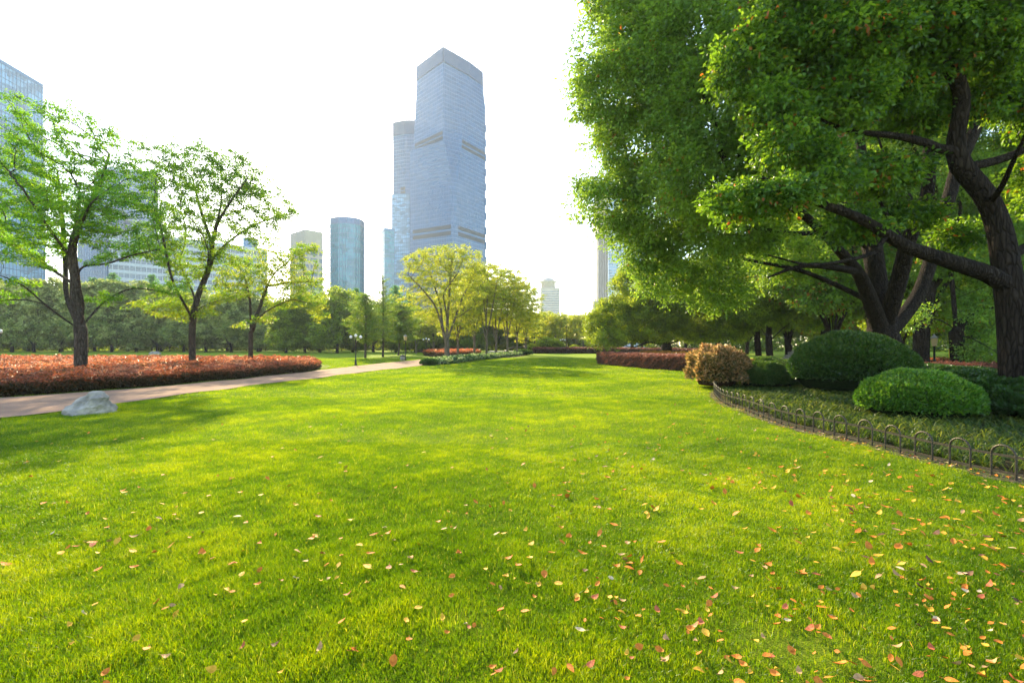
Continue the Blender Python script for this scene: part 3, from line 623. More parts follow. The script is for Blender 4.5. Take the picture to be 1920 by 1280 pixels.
def hedge(name, label, cat, poly, h, mat, core, seed, leaf=.065, lw=.034, vtop=(.45, 1.), vside=(.0, .6), cov=2., bump=.08, group=None, xlim=True, round_=.18, ymin=14., sizeref=22., fluff=.07):
    rng = np.random.default_rng(seed); Pp = np.array(poly); x0, y0 = Pp.min(0); x1, y1 = Pp.max(0); cx, cyy = Pp.mean(0)
    base = np.array([cx, cyy, tz(cx, cyy)]); t = empty(name, base); tag(t, label, cat, group)
    sz = lambda Y: leaf*np.clip(Y/sizeref, 1, 5); dmax = cov/(.5*sz(max(y0, ymin))**2*lw/leaf)
    n = int((x1-x0)*(y1-y0)*dmax); X = rng.uniform(x0, x1, n); Y = rng.uniform(y0, y1, n); s = sz(Y)
    k = (rng.random(n) < (sz(max(y0, ymin))/s)**2) & inpoly(X, Y, poly)
    if xlim: k &= np.abs(X) < 1.18*Y+1
    X, Y, s = X[k], Y[k], s[k]
    bum = lambda x, y: bump*(np.sin(x*2.1+np.sin(y*1.7))*np.sin(y*2.4+1)+.6*np.sin(x*5.3+y*3.1)+.5*np.sin(y*6.1-x*4))
    # distance to the rim, to round the shoulder
    e = np.full(len(X), 9.)
    for i in range(len(Pp)):
        a, b = Pp[i], Pp[(i+1) % len(Pp)]; d = b-a; u = np.clip(((X-a[0])*d[0]+(Y-a[1])*d[1])/(d@d), 0, 1); e = np.minimum(e, np.hypot(X-a[0]-u*d[0], Y-a[1]-u*d[1]))
    Z = terr(X, Y)+h+bum(X, Y)-round_*np.clip(1-e/.35, 0, 1)**2+rng.normal(0, fluff*.5, len(X))-np.abs(rng.normal(0, fluff, len(X)))
    q = rng.standard_normal((len(X), 3)); q[:, 2] = np.abs(q[:, 2])*.8+.35; Nn = rng.standard_normal((len(X), 3))*.7; Nn[:, 2] += .7
    ns = len(X)//7; g = rng.integers(0, ns, len(X)); spr = rng.random(ns)**1.5*1.7*fluff; a_ = rng.uniform(0, 6.28, len(X)); r_ = s*rng.uniform(.05, .7, len(X))
    X = X[:ns][g]+r_*np.cos(a_); Y = Y[:ns][g]+r_*np.sin(a_); Z = Z[:ns][g]+spr[g]-r_*.25; s = sz(Y); q = np.stack([np.cos(a_), np.sin(a_), rng.uniform(.1, 1.2, len(X))], 1); Nn = np.stack([-np.cos(a_)*.6, -np.sin(a_)*.6, 0*a_+1], 1)+.35*rng.standard_normal((len(X), 3))
    Pt = np.stack([X, Y, Z], 1)-base; sc = s*rng.uniform(.6, 1.25, len(X)); V1, F1, _ = leaf_arrays(Pt, q, Nn, sc, sc*lw/leaf*1.05, .3)
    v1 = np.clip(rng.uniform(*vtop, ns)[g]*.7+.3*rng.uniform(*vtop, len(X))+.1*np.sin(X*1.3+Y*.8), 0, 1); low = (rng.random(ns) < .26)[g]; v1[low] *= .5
    per = np.linalg.norm(Pp-np.roll(Pp, -1, 0), axis=1).sum(); n2 = int(per*h*dmax*1.25); E_, nr = poly_edge_sample(rng, poly, n2); s = sz(E_[:, 1])
    k = (rng.random(n2) < (sz(max(y0, ymin))/s)**2)
    if xlim: k &= np.abs(E_[:, 0]) < 1.18*E_[:, 1]+1
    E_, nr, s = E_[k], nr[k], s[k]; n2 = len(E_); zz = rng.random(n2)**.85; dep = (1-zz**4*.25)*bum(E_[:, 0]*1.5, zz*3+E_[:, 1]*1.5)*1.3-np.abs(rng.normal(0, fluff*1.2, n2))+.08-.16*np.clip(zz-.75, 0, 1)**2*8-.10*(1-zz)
    XY = E_+nr*dep[:, None]; Z = terr(XY[:, 0], XY[:, 1])+.05+zz*(h-.06)
    q = rng.standard_normal((n2, 3))*.7; q[:, :2] += nr*.5; q[:, 2] += .35; Nn = rng.standard_normal((n2, 3))*.6; Nn[:, :2] += nr*.8; Nn[:, 2] += .3
    sc = s*rng.uniform(.6, 1.25, n2); V2, F2, _ = leaf_arrays(np.stack([XY[:, 0], XY[:, 1], Z], 1)-base, q, Nn, sc, sc*lw/leaf*1.05, .3)
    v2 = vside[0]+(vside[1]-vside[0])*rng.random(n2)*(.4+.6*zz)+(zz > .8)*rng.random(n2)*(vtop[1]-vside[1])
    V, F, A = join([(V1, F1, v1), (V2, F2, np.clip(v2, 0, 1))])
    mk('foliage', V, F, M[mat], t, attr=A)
    ip = inset(poly, .16); m = len(ip); c = MB(); Vc = []  # solid dark core added under the leaves so the hedge is not see-through
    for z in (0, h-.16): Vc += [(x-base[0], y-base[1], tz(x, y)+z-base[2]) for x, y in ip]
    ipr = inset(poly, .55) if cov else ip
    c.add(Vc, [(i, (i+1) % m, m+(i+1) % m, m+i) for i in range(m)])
    me = bpy.data.meshes.new('dark_core'); fs = [tuple(f) for f in c.f[4][0]]+[tuple(range(m, 2*m))]
    me.from_pydata([tuple(v) for v in Vc], [], fs); me.materials.append(M[core]); o = bpy.data.objects.new('dark_core', me); COL.objects.link(o); o.parent = t
    return t
HL = crv([(-45, 9), (-21, 10.5), (-16.9, 14.9), (-15.3, 17.2), (-14.2, 20), (-13.5, 24), (-13.15, 28.5), (-13.2, 31.5), (-13.7, 34), (-15, 37), (-17, 41), (-20, 44.5), (-28, 46.5), (-55, 47)], 4)
hedge('flower_bed_hedge', 'broad low hedge bed with orange red tips beside the path on the left', 'hedge', HL, .54, 'hedge_red', 'core_red', 21, leaf=.095, lw=.042, fluff=.09, bump=.07)
HR = crv([(8.1, 45.5), (8.0, 43.6), (8.5, 40), (9.3, 36.5), (10.2, 33), (11.2, 29.8), (12.2, 28.2)], 4); HRb = HR+np.array([1.7, .9]); 
hedge('maroon_hedge', 'curved maroon hedge at the right edge of the lawn under the camphor tree', 'hedge', np.vstack([HR, HRb[::-1]]), 1.03, 'maroon', 'core_red', 22, leaf=.06, lw=.034, vtop=(.55, 1), vside=(.1, .7), round_=.08, bump=.03, fluff=.04)
hedge('amber_hedge', 'thin amber yellow hedge strip just behind the curved maroon hedge', 'hedge', [(11.2, 43), (13.6, 33), (14.8, 33.5), (12.6, 43.8)], 1.1, 'amber', 'core_red', 23, leaf=.06, cov=1.6, vside=(0, .6), bump=.03)
hedge('maroon_hedge', 'straight dark maroon hedge across the far end of the lawn', 'hedge', [(3.9, 85), (16, 84), (30, 70), (31, 72), (17, 86.5), (3.9, 87)], .95, 'maroon', 'core_red', 24, leaf=.06, cov=1.6, bump=.02, vtop=(.3, .8), vside=(0, .4))
hedge('flower_bed_hedge', 'low orange red hedge bed in the distance between the lamps and the tree trunks', 'hedge', crv([(-13.2, 72), (-10.6, 66.5), (-8.9, 63.2), (-7.6, 64), (-5.6, 70), (-5, 74), (-7, 78), (-12, 77), (-13.2, 72)], 3)[:-1], .75, 'hedge_red', 'core_red', 25, leaf=.075, cov=1.8, vtop=(.5, .95))
hedge('hedge', 'dark clipped hedge with reddish top behind the shrubs at right', 'hedge', [(18.5, 22.5), (27, 22.2), (30, 24), (20, 24.6)], .72, 'maroon', 'core_red', 26, vtop=(.2, .7), vside=(0, .25), cov=1.8, bump=.04)
hedge('red_hedge', 'distant strip of red hedge seen past the right hand tree trunks', 'hedge', [(31, 42), (46, 42), (46, 43.6), (31, 43.6)], .5, 'hedge_red', 'core_red', 27, cov=1.6)
HB = crv([(-7.6, 41.6), (-6.9, 41.3), (-5.3, 47), (-3.5, 55), (-1.2, 64), (1.4, 72.5), (.9, 74), (-1.4, 70), (-4.2, 62), (-6.1, 54.5), (-7.1, 46.5)], 3)
def hosta():
    rng = np.random.default_rng(31); poly = HB; x0, y0 = poly.min(0); x1, y1 = poly.max(0); n = 24000; X = rng.uniform(x0, x1, n); Y = rng.uniform(y0, y1, n); k = inpoly(X, Y, poly); X, Y = X[k], Y[k]
    t = empty('flower_bed', (-4, 56, tz(-4, 56))); tag(t, 'bed of pale variegated leafy plants at the foot of the central tree group', 'flower bed')
    C = np.stack([X+4, Y-56, terr(X, Y)-tz(-4, 56)+.28+.12*np.sin(X*3)*np.sin(Y*2.2)], 1)
    V, F, A = clusters(rng, C, np.full(len(C), .22), 9, .26, .13, rng.random(len(C))*.9, .8, .9, .7, .0, vr=.3); mk('foliage', V, F, M['hosta'], t, attr=A)
hosta()
def dome(name, label, x, y, rx, ry, h, mat, seed, leaf=.05, lw=.028, cov=3.2, vv=(0, 1), sq=2.1, group=None, core='core_green', rough=.03, cat='shrub', fl=.05):
    """clipped rounded shrub"""
    rng = np.random.default_rng(seed); z0 = tz(x, y); t = empty(name, (x, y, z0)); tag(t, label, cat, group)
    area = 2*math.pi*((rx*ry)**.8+(rx*h)**.8+(ry*h)**.8)**1.0*.72; n = int(area*cov/(.5*leaf*lw)); q = rdir(rng, n); q[:, 2] = np.where(q[:, 2] < -.25, -q[:, 2], q[:, 2])
    p = sq; k = (np.abs(q[:, 0])**p+np.abs(q[:, 1])**p+np.abs(q[:, 2])**p)**(-1/p); S_ = q*k[:, None]*np.array([rx, ry, h*.62]); 
    bum = rough*(np.sin(q[:, 0]*7+seed)*np.sin(q[:, 1]*8+2)+.7*np.sin(q[:, 2]*11+q[:, 0]*6)+.5*np.sin(q[:, 1]*19)*np.sin(q[:, 0]*17))
    nr = unit(q/np.array([rx, ry, h*.62])); Pt = S_+nr*(bum-np.abs(rng.normal(0, fl, n))+.02)[:, None]; Pt[:, 2] += h*.40; ok = Pt[:, 2] > .03; Pt, nr = Pt[ok], nr[ok]; n = len(Pt)
    D = nr*.7+rng.standard_normal((n, 3))*.6; D[:, 2] += .3; Nn = nr*.7+rng.standard_normal((n, 3))*.6; sz = rng.uniform(.6, 1.3, n)*leaf
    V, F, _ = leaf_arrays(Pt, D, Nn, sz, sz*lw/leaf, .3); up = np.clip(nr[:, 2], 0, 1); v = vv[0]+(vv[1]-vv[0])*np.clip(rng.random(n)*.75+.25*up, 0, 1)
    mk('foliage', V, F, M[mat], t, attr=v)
    m = MB(); a = np.linspace(-.62, math.pi/2, 9); m.lathe([(math.cos(b), math.sin(b)) for b in a], n=20); o = m.build('dark_core', M[core], t, True); o.scale = (rx*.93-.06, ry*.93-.06, h*.58-.05); o.location = (0, 0, h*.40)  # dark filler shell added inside the leaves, passing for the shrub's interior
    return t
dome('shrub', 'largest dark clipped dome shrub in front of the many stemmed tree', 11.6, 16.4, 1.95, 1.9, 2.05, 'box', 41, .085, .045, sq=1.75, fl=.08, rough=.035, vv=(0, 1))
dome('shrub', 'light green rounded shrub just behind the low fence', 8.95, 10.6, 1.13, 1.05, 1.06, 'boxlight', 42, .075, .04, sq=1.9, rough=.025, fl=.08)
dome('shrub', 'flat topped dark green shrub between the copper bush and the largest dome', 9.75, 18.3, 1.15, 1.0, 1.0, 'box', 43, .05, .03, vv=(.2, 1))
dome('shrub', 'small round shrub further back left of the largest dome', 11.4, 21.5, .95, .9, 1.12, 'box', 44, .06, .035, vv=(.3, 1))
dome('shrub', 'small round shrub behind, touching the left side of the largest dome', 13.2, 22.5, 1.15, 1., 1.0, 'box', 45, .06, .035)
dome('shrub', 'dark round clipped shrub in front of the hedge on the right', 17.6, 20.2, 1.4, 1.1, .85, 'box', 46, .06, .035, vv=(0, .6))
dome('shrub', 'dark loose shrub between the light shrub and the right hand trunk', 11.6, 11.7, 1.3, 1.2, .95, 'box', 47, .07, .035, vv=(0, .7), rough=.10, fl=.09)
dome('shrub', 'dark low shrub at the right edge behind the fence', 11.5, 9.9, 1.25, 1.1, .72, 'box', 48, .08, .035, vv=(0, .6), rough=.12, fl=.1)
dome('shrub', 'wide dark shrub left of the right hand trunk', 14.6, 15.6, 1.5, 1.2, .9, 'box', 55, .06, .035, vv=(0, .6))
dome('copper_bush', 'copper and pink leaved bush where the low fence ends', 7.95, 18.7, .86, 1.15, 1.5, 'photinia', 49, .12, .05, cov=2.8, sq=4., rough=.10, core='core_red', fl=.10)
dome('copper_bush', 'lower copper bush just behind the first one', 9.6, 21.3, 1.1, .9, 1.15, 'photinia', 56, .085, .04, cov=2.2, sq=3., rough=.10, core='core_red', fl=.10, vv=(0, .7))
dome('shrub', 'dark little round shrub at the tip of the variegated flower bed', -7.15, 41.3, .75, .7, .55, 'box', 50, .08, .05, vv=(.1, .7))
dome('shrub', 'sunlit round shrub behind the far hedge', 7.0, 90, 2.6, 2, 2.7, 'yellowgreen', 51, .25, .15, vv=(.0, .5), cov=2.2, rough=.2, fl=.2)
dome('shrub', 'low sunlit shrub beside the round one behind the far hedge', 4.2, 90, 1.6, 1.4, 1.5, 'yellowgreen', 52, .22, .13, vv=(0, .5), cov=2.2, rough=.2, fl=.2)
dome('shrub', 'small round shrub behind the far hedge near its middle', 11.6, 89, 1.0, .9, 1.35, 'camphor_far', 53, .2, .12, cov=2.2, fl=.1)
dome('shrub', 'low round shrub at the end of the flower bed beside the bright path end', 1.7, 74.5, 1.5, 1.2, .8, 'box', 54, .15, .09, cov=2.2, fl=.1)

# ------------------------------------------------------------------ low hoop fence
def fence():
    L_ = np.concatenate([[0], np.cumsum(np.hypot(*np.diff(FENCE, axis=0).T))]); tot = L_[-1]
    P = lambda s: np.array([np.interp(s, L_, FENCE[:, 0]), np.interp(s, L_, FENCE[:, 1])])
    t = empty('hoop_fence', (P(0)[0], P(0)[1], 0)); tag(t, 'low brown metal hoop fence curving along the right edge of the lawn', 'fence'); o = P(0); s = .12; k = 0; rs = random.Random(2)
    while s+.26 < tot:
        a, b = P(s), P(s+.26); m = MB(); tl = rs.uniform(-.012, .012)
        pts = [(*a, -.04), (*a, .14), (*a, .27)]; c = (a+b)/2; r = np.hypot(*(b-a))/2; u = (b-a)/np.hypot(*(b-a))
        for q in np.linspace(math.pi, 0, 11)[1:-1]: pts.append((*(c+u*r*math.cos(q)), .28+.125*math.sin(q)))
        pts += [(*b, .27), (*b, .14), (*b, -.04)]; pts = np.array(pts); zb = tz(*c)
        pts[:, 0] += pts[:, 2]*tl-o[0]; pts[:, 1] += pts[:, 2]*tl-o[1]; pts[:, 2] += zb; m.tube(pts, .0125, 8); m.build('hoop', M['fence'], t, True); s += .50; k += 1
    for h in (.285, .085):
        m = MB(); ss = np.arange(0, tot, .2); pts = np.array([(*(P(q)-o), tz(*P(q))+h) for q in ss]); d = unit(np.gradient(pts[:, :2], axis=0)); n = np.stack([d[:, 1], -d[:, 0]], 1)
        V = []
        for dx, dz in ((-.007, -.015), (.007, -.015), (.007, .015), (-.007, .015)): V.append(np.concatenate([pts[:, :2]+n*dx, pts[:, 2:]+dz], 1))
        V = np.stack(V, 1).reshape(-1, 3); F = [(i*4+j, i*4+(j+1) % 4, (i+1)*4+(j+1) % 4, (i+1)*4+j) for i in range(len(pts)-1) for j in range(4)]
        m.add(V, F); m.build('rail', M['fence'], t)
fence()

# ------------------------------------------------------------------ stones
def rock(name, label, loc, prof, seed, mat='rock', nz=.06):
    """prof: rows (height, half width x, half width y, offset x)"""
    import mathutils
    rng = random.Random(seed); V, F = [], []; n = 56; rows = 26; hs = [p[0] for p in prof]
    for k in range(rows+1):
        h = hs[0]+(hs[-1]-hs[0])*k/rows; a, b, ox = [np.interp(h, hs, [p[i] for p in prof]) for i in (1, 2, 3)]
        for j in range(n):
            q = 2*math.pi*j/n; c, s = math.cos(q), math.sin(q); k2 = (abs(c)**2.6+abs(s)**2.6)**(-1/2.6); p = Vector((ox+a*c*k2, b*s*k2, h))
            u = mathutils.noise.fractal(p*2.2+Vector((seed, 0, 0)), .9, 2.1, 6)*nz*2.6+mathutils.noise.ridged_multi_fractal(p*1.6+Vector((0, seed, 0)), .9, 2.2, 5, .9, 2)*nz*.35
            w = Vector((c, s, .25)).normalized(); p += w*u; V.append(p)
    for k in range(rows):
        for j in range(n): F.append((k*n+j, k*n+(j+1) % n, (k+1)*n+(j+1) % n, (k+1)*n+j))
    V.append(Vector((np.interp(hs[-1], hs, [p[3] for p in prof]), 0, hs[-1]+.005))); F3 = [(rows*n+j, rows*n+(j+1) % n, len(V)-1) for j in range(n)]
    o = mk(name, [tuple(v) for v in V], [np.array(F), np.array(F3)], M[mat], smooth=False); o.location = (loc[0], loc[1], tz(*loc)-.04); tag(o, label, 'rock'); return o
rock('rock', 'pale grey rock with an angular top between lawn and path at left', (-10.25, 11.7), [(-.05, .44, .34, 0), (.1, .43, .33, .0), (.22, .40, .30, .01), (.34, .34, .26, .04), (.43, .30, .2, .08), (.50, .19, .12, .14), (.56, .08, .06, .19), (.58, .02, .02, .2)], 4)
rock('rock', 'upright pale rock beyond the copper bush', (17.4, 39.5), [(-.05, .8, .5, 0), (.6, .75, .45, 0), (1.0, .5, .35, .05), (1.3, .15, .1, .1)], 7, nz=.1)
rock('rock', 'weathered grey boulder beyond the small round shrubs', (24.4, 41), [(-.05, 1.3, .7, 0), (.6, 1.2, .6, 0), (1.1, .8, .4, .1), (1.35, .25, .15, .1)], 9, nz=.14)
rock('stone', 'tiny white stone on the far left lawn', (-61, 82), [(-.05, .9, .5, 0), (.3, .8, .4, 0), (.5, .3, .2, 0)], 12, nz=.08)

# ------------------------------------------------------------------ lamps, bin, sign
def globe_lamp(label, x, y, s=1., h=2.42):
    t = empty('street_lamp', (x, y, tz(x, y))); tag(t, label, 'lamp', 'triple globe lamps beside the paths')
    m = MB(); m.lathe([(0, -.05), (.13, -.05), (.13, .10), (.085, .16), (.06, .5), (.045, .55), (.042, h-.2), (.06, h-.16), (.03, h-.1), (.03, h+.02), (0, h+.02)], n=12); m.build('pole', M['black'], t, True)
    m = MB()
    for d in (-1, 1):
        a = np.linspace(0, math.pi/2, 7); m.tube([(d*.42*math.sin(q), 0, h-.32+.14*(1-math.cos(q))) for q in a]+[(d*.42, 0, h-.12)], .018, 6)
    m.build('arm', M['black'], t, True)
    for dx, dz in ((-.42, 0), (0, .12), (.42, 0)):
        m = MB(); a = np.linspace(-math.pi/2, math.pi/2, 9); m.lathe([(.135*math.cos(q), h+dz+.135*math.sin(q)) for q in a], (dx, 0, 0), 14); m.build('globe', M['globe'], t, True)
    return t
globe_lamp('black lamp with three white globes at the path edge, nearest of its kind', *G(667, 685))
globe_lamp('black lamp with three white globes beside the distant orange red hedge bed', *G(799, 667))
globe_lamp('distant lamp with three white globes behind the far hedge', 9.8, 92.5)
globe_lamp('lamp cut by the left edge of the frame behind the broad hedge bed', -32.65, 30.2, h=2.55)
def lantern(label, x, y, h=2.2, k=1.):
    t = empty('lantern_post', (x, y, tz(x, y))); tag(t, label, 'lamp')
    m = MB(); m.lathe([(0, -.05), (.14, -.05), (.14, .12), (.06, .2), (.05, h), (.1, h+.03), (0, h+.03)], n=12); m.build('pole', M['black'], t, True)
    m = MB(); m.lathe([(0, h+.04), (.15, h+.04), (.22, h+.5), (0, h+.5)], n=4); m.build('lantern_glass', M['lantern'], t)
    m = MB(); m.lathe([(0, h+.51), (.28, h+.51), (.08, h+.66), (.03, h+.74), (0, h+.78)], n=4); m.build('cap', M['bin'], t)
x_, y_ = G(760, 675); lantern('square lantern on a dark post beside the litter bin', x_, y_)
x_, y_ = G(1760, 676); lantern('dark lantern post between the tree trunks on the right', 24.9, 28.3, 1.6)
lantern('dark lantern post at the bright end of the path', .75, 78, 1.9)
def litter_bin(x, y):
    t = empty('litter_bin', (x, y, tz(x, y))); tag(t, 'small stone litter bin at the foot of the square lantern', 'litter bin')
    m = MB(); m.lathe([(0, -.03), (.24, -.03), (.24, .05), (.26, .08), (.24, .5), (0, .5)], n=16); m.build('body', M['bin'], t, True)
    m = MB(); m.lathe([(0, .505), (.27, .505), (.27, .57), (.16, .62), (.05, .64), (0, .64)], n=16); m.build('lid', M['black'], t, True)
x_, y_ = G(755.5, 676); litter_bin(x_-.12, y_+.3)
def far_right():
    t = empty('boundary_wall', (75, 75, tz(55, 75))); tag(t, 'pale low boundary wall glimpsed far behind the right hand trunks', 'wall')
    m = MB(); m.box((0, 0, .6), (13, .4, 1.3)); m.build('wall', M['whitewall'], t); m = MB(); m.box((0, 0, 1.32), (13.3, .6, .12)); m.build('coping', M['concrete'], t)
    t = empty('utility_box', (55.5, 60, tz(55, 60))); tag(t, 'yellow utility box on the far lawn behind the right hand trunks', 'box')
    m = MB(); m.box((0, 0, .6), (1.1, .8, 1.2)); m.build('body', M['yellow'], t); m = MB(); m.box((0, 0, 1.24), (1.3, 1, .08)); m.build('lid', M['concrete'], t)
    t = empty('handrail', (-.2, 80, tz(0, 80))); tag(t, 'dark curved handrail beside the bright end of the path', 'handrail')
    m = MB(); m.tube([(-1.2, -.5, 0), (-1.1, -.5, .5), (-.5, -.2, .9), (.6, 0, 1.15), (2.4, .3, 1.2)], .07, 8); m.build('rail', M['black'], t, True)
    m = MB(); m.tube([(.6, 0, 0), (.6, 0, 1.12)], .05, 6); m.tube([(2.3, .3, 0), (2.3, .3, 1.18)], .05, 6); m.build('post', M['black'], t)
    t = empty('kiosk', (-14.7, 98, tz(-14, 98))); tag(t, 'small dark cabin with a lit opening behind the distant orange red hedge bed', 'kiosk')
    m = MB(); m.box((0, 0, 1.3), (9, 3, 2.6)); m.build('wall', plain('cabin_wood', (.07, .06, .055), .8, var=.3, scale=3), t)
    m = MB(); m.box((1.2, -1.53, 1.7), (1., .1, 1.3)); m.build('window', M['amber_glow'], t); m = MB(); m.box((0, 0, 2.72), (10, 4, .2)); m.build('roof', M['louvre'], t)
M['amber_glow'] = plain('amber_glow', (.75, .42, .15), .3)  # amber colour painted in place of light in the cabin opening
far_right()
# bright paved square at the end of the path
def plaza():
    V = []; xs = np.linspace(-5, 5.6, 8); ys = np.linspace(86, 112, 8)
    X, Y = np.meshgrid(xs, ys); V = np.stack([X, Y, terr(X, Y)+.04], 2).reshape(-1, 3); i, j = np.meshgrid(np.arange(7), np.arange(7)); a = (j*8+i).ravel()
    tag(mk('plaza', V, np.stack([a, a+1, a+9, a+8], 1), M['concrete']), kind='structure')
plaza()

# ------------------------------------------------------------------ the three spring trees in the hedge bed
def limb0(X, Y, pts): return rel(pts, X, Y)
def spring(label, px, Y, limbs, blobs, natt, rb, mat, seed, **k):
    X = (px-960)/FPX*Y; L_ = [rel(l, X, Y) for l in limbs]; L_[0] = np.vstack([[0, 0, -.1], L_[0]])
    B = px_blobs(blobs, Y, .8, (X, Y, tz(X, Y)))
    return open_tree('deciduous_tree', label, 'tree', X, Y, L_, B, natt, rb, M[mat], M['bark'], seed, **k)
T1 = [[(151, 688, 0), (152, 655, 0), (152, 618, 0), (142, 570, .1), (141, 517, .1), (134, 483, 0), (138, 443, 0), (146, 400, .2), (150, 360, .3)],
      [(152, 618, 0), (123, 600, -.6), (83, 570, -1.3), (43, 533, -2), (0, 515, -2.6), (-40, 505, -3)], [(83, 570, -1.3), (50, 560, -1.8), (0, 563, -2.4), (-40, 570, -2.8)],
      [(152, 622, 0), (130, 573, .7), (123, 545, 1), (123, 500, 1.6), (119, 433, 2), (112, 370, 2.4), (108, 320, 2.6)],
      [(152, 612, 0), (158, 567, -.5), (147, 535, -.9), (146, 505, -1.2), (163, 497, -1.6), (200, 480, -2.2), (240, 457, -2.6), (275, 440, -2.8)],
      [(163, 497, -1.6), (200, 496, -1.2), (240, 480, -.9), (300, 467, -.6)],
      [(156, 610, 0), (165, 598, .5), (187, 573, 1.2), (213, 553, 1.8), (250, 538, 2.4), (277, 542, 2.8), (333, 553, 3.4)],
      [(141, 535, .1), (90, 500, .9), (50, 477, 1.5), (0, 443, 2.2), (-40, 425, 2.6)], [(134, 483, 0), (100, 440, -1), (70, 395, -1.8), (40, 350, -2.2)],
      [(138, 443, 0), (165, 390, 1), (190, 340, 1.6), (205, 290, 2.2)], [(140, 460, 0), (152, 420, -1.5), (170, 380, -2.4), (215, 345, -3)]]
spring('largest spring tree at left, rising from the hedge bed', 151, 23.6, T1,
       [(60, 330, 110, 95, 0), (150, 290, 95, 80, .5), (230, 340, 70, 70, 0), (40, 235, 75, 60, 0), (50, 195, 45, 22, 0), (110, 215, 60, 38, 0), (-20, 330, 80, 90, 0), (160, 400, 110, 60, -1), (50, 450, 100, 50, -.5), (225, 440, 70, 50, 0), (270, 400, 55, 55, .5), (180, 235, 45, 30, .3), (245, 280, 35, 30, .2), (310, 540, 50, 22, 3), (20, 540, 60, 30, -2), (195, 560, 40, 18, 1), (300, 480, 40, 30, 0)],
       1900, .265, 'spring', 101, leaf=.14, lw=.055, per=40, cr=.30, thin=.85, step=.22, kill=.38, infl=2.2, v=(.1, .8), droop=.25)
T2 = [[(361, 680, 0), (360, 640, 0), (361, 598, 0), (366, 575, .1), (372, 550, .2), (387, 517, .3), (397, 487, .2), (397, 457, 0), (407, 420, -.3), (415, 380, -.5)],
      [(362, 600, 0), (352, 580, -.8), (340, 560, -1.2), (330, 543, -1.5), (320, 517, -1.9), (310, 467, -2.2), (300, 420, -2.2), (285, 380, -2)],
      [(366, 572, .1), (363, 550, .8), (350, 523, 1.3), (333, 487, 1.8), (345, 470, 2), (350, 430, 2.2), (335, 380, 2.5)],
      [(397, 487, .2), (420, 460, 1), (450, 437, 1.6), (480, 420, 2), (520, 405, 2.4), (555, 400, 2.6)],
      [(363, 596, 0), (373, 578, -1), (390, 570, -1.4), (413, 563, -1.8)], [(397, 457, 0), (385, 420, 1.3), (372, 380, 2), (360, 330, 2.4)], [(407, 420, -.3), (430, 380, -1.3), (460, 340, -1.8)], [(387, 517, .3), (392, 470, -1.4), (375, 430, -2.3), (340, 390, -2.6)]]
spring('middle spring tree of the three, standing in the hedge bed', 361, 31.5, T2,
       [(330, 330, 80, 60, 0), (290, 330, 50, 60, 0), (400, 340, 100, 70, 0), (420, 480, 60, 30, 0), (470, 370, 75, 60, 0), (300, 390, 60, 60, 0), (440, 310, 60, 35, 0), (340, 285, 50, 28, 0), (520, 395, 45, 32, 0), (270, 270, 30, 24, 0), (480, 430, 60, 40, 0), (380, 430, 80, 45, 0), (300, 460, 55, 45, -.5), (420, 550, 45, 20, -1), (290, 575, 55, 22, -1), (385, 590, 35, 15, -.5), (545, 402, 22, 12, 1), (350, 500, 60, 30, 0)],
       2600, .20, 'springy', 102, leaf=.16, lw=.065, per=30, cr=.34, step=.26, kill=.42, infl=2.5, v=(0, .65), yellow_low=True, droop=.25)
T3 = [[(470, 674, 0), (470, 640, 0), (470, 617, 0), (470, 590, .1), (469, 560, .1), (463, 538, .2), (458, 515, .3)],
      [(472, 622, 0), (480, 603, -.8), (493, 587, -1.3), (520, 572, -1.9), (548, 560, -2.3), (590, 572, -2.6)],
      [(474, 606, -.2), (488, 575, .8), (500, 537, 1.3), (515, 510, 1.6), (550, 483, 2), (590, 462, 2.2)], [(470, 617, 0), (455, 607, 1), (440, 612, 1.8)],
      [(469, 560, .1), (450, 550, -1.2), (430, 545, -1.8), (405, 540, -2)], [(500, 537, 1.3), (540, 530, 1), (580, 528, .6)]]
spring('smallest spring tree of the three, at the right of the hedge bed', 470, 39, T3,
       [(520, 500, 65, 38, 0), (470, 515, 65, 36, 0), (510, 470, 45, 20, 0), (440, 520, 40, 26, 0), (565, 480, 38, 26, 0), (580, 525, 42, 36, 0), (430, 540, 42, 24, 0), (545, 555, 55, 26, 0), (490, 600, 35, 13, -1), (595, 590, 25, 18, -1), (440, 490, 25, 15, 0), (600, 550, 22, 30, 0)],
       1500, .175, 'springy', 103, leaf=.18, lw=.075, per=26, cr=.34, step=.28, kill=.48, infl=2.5, v=(.3, 1.), droop=.25)

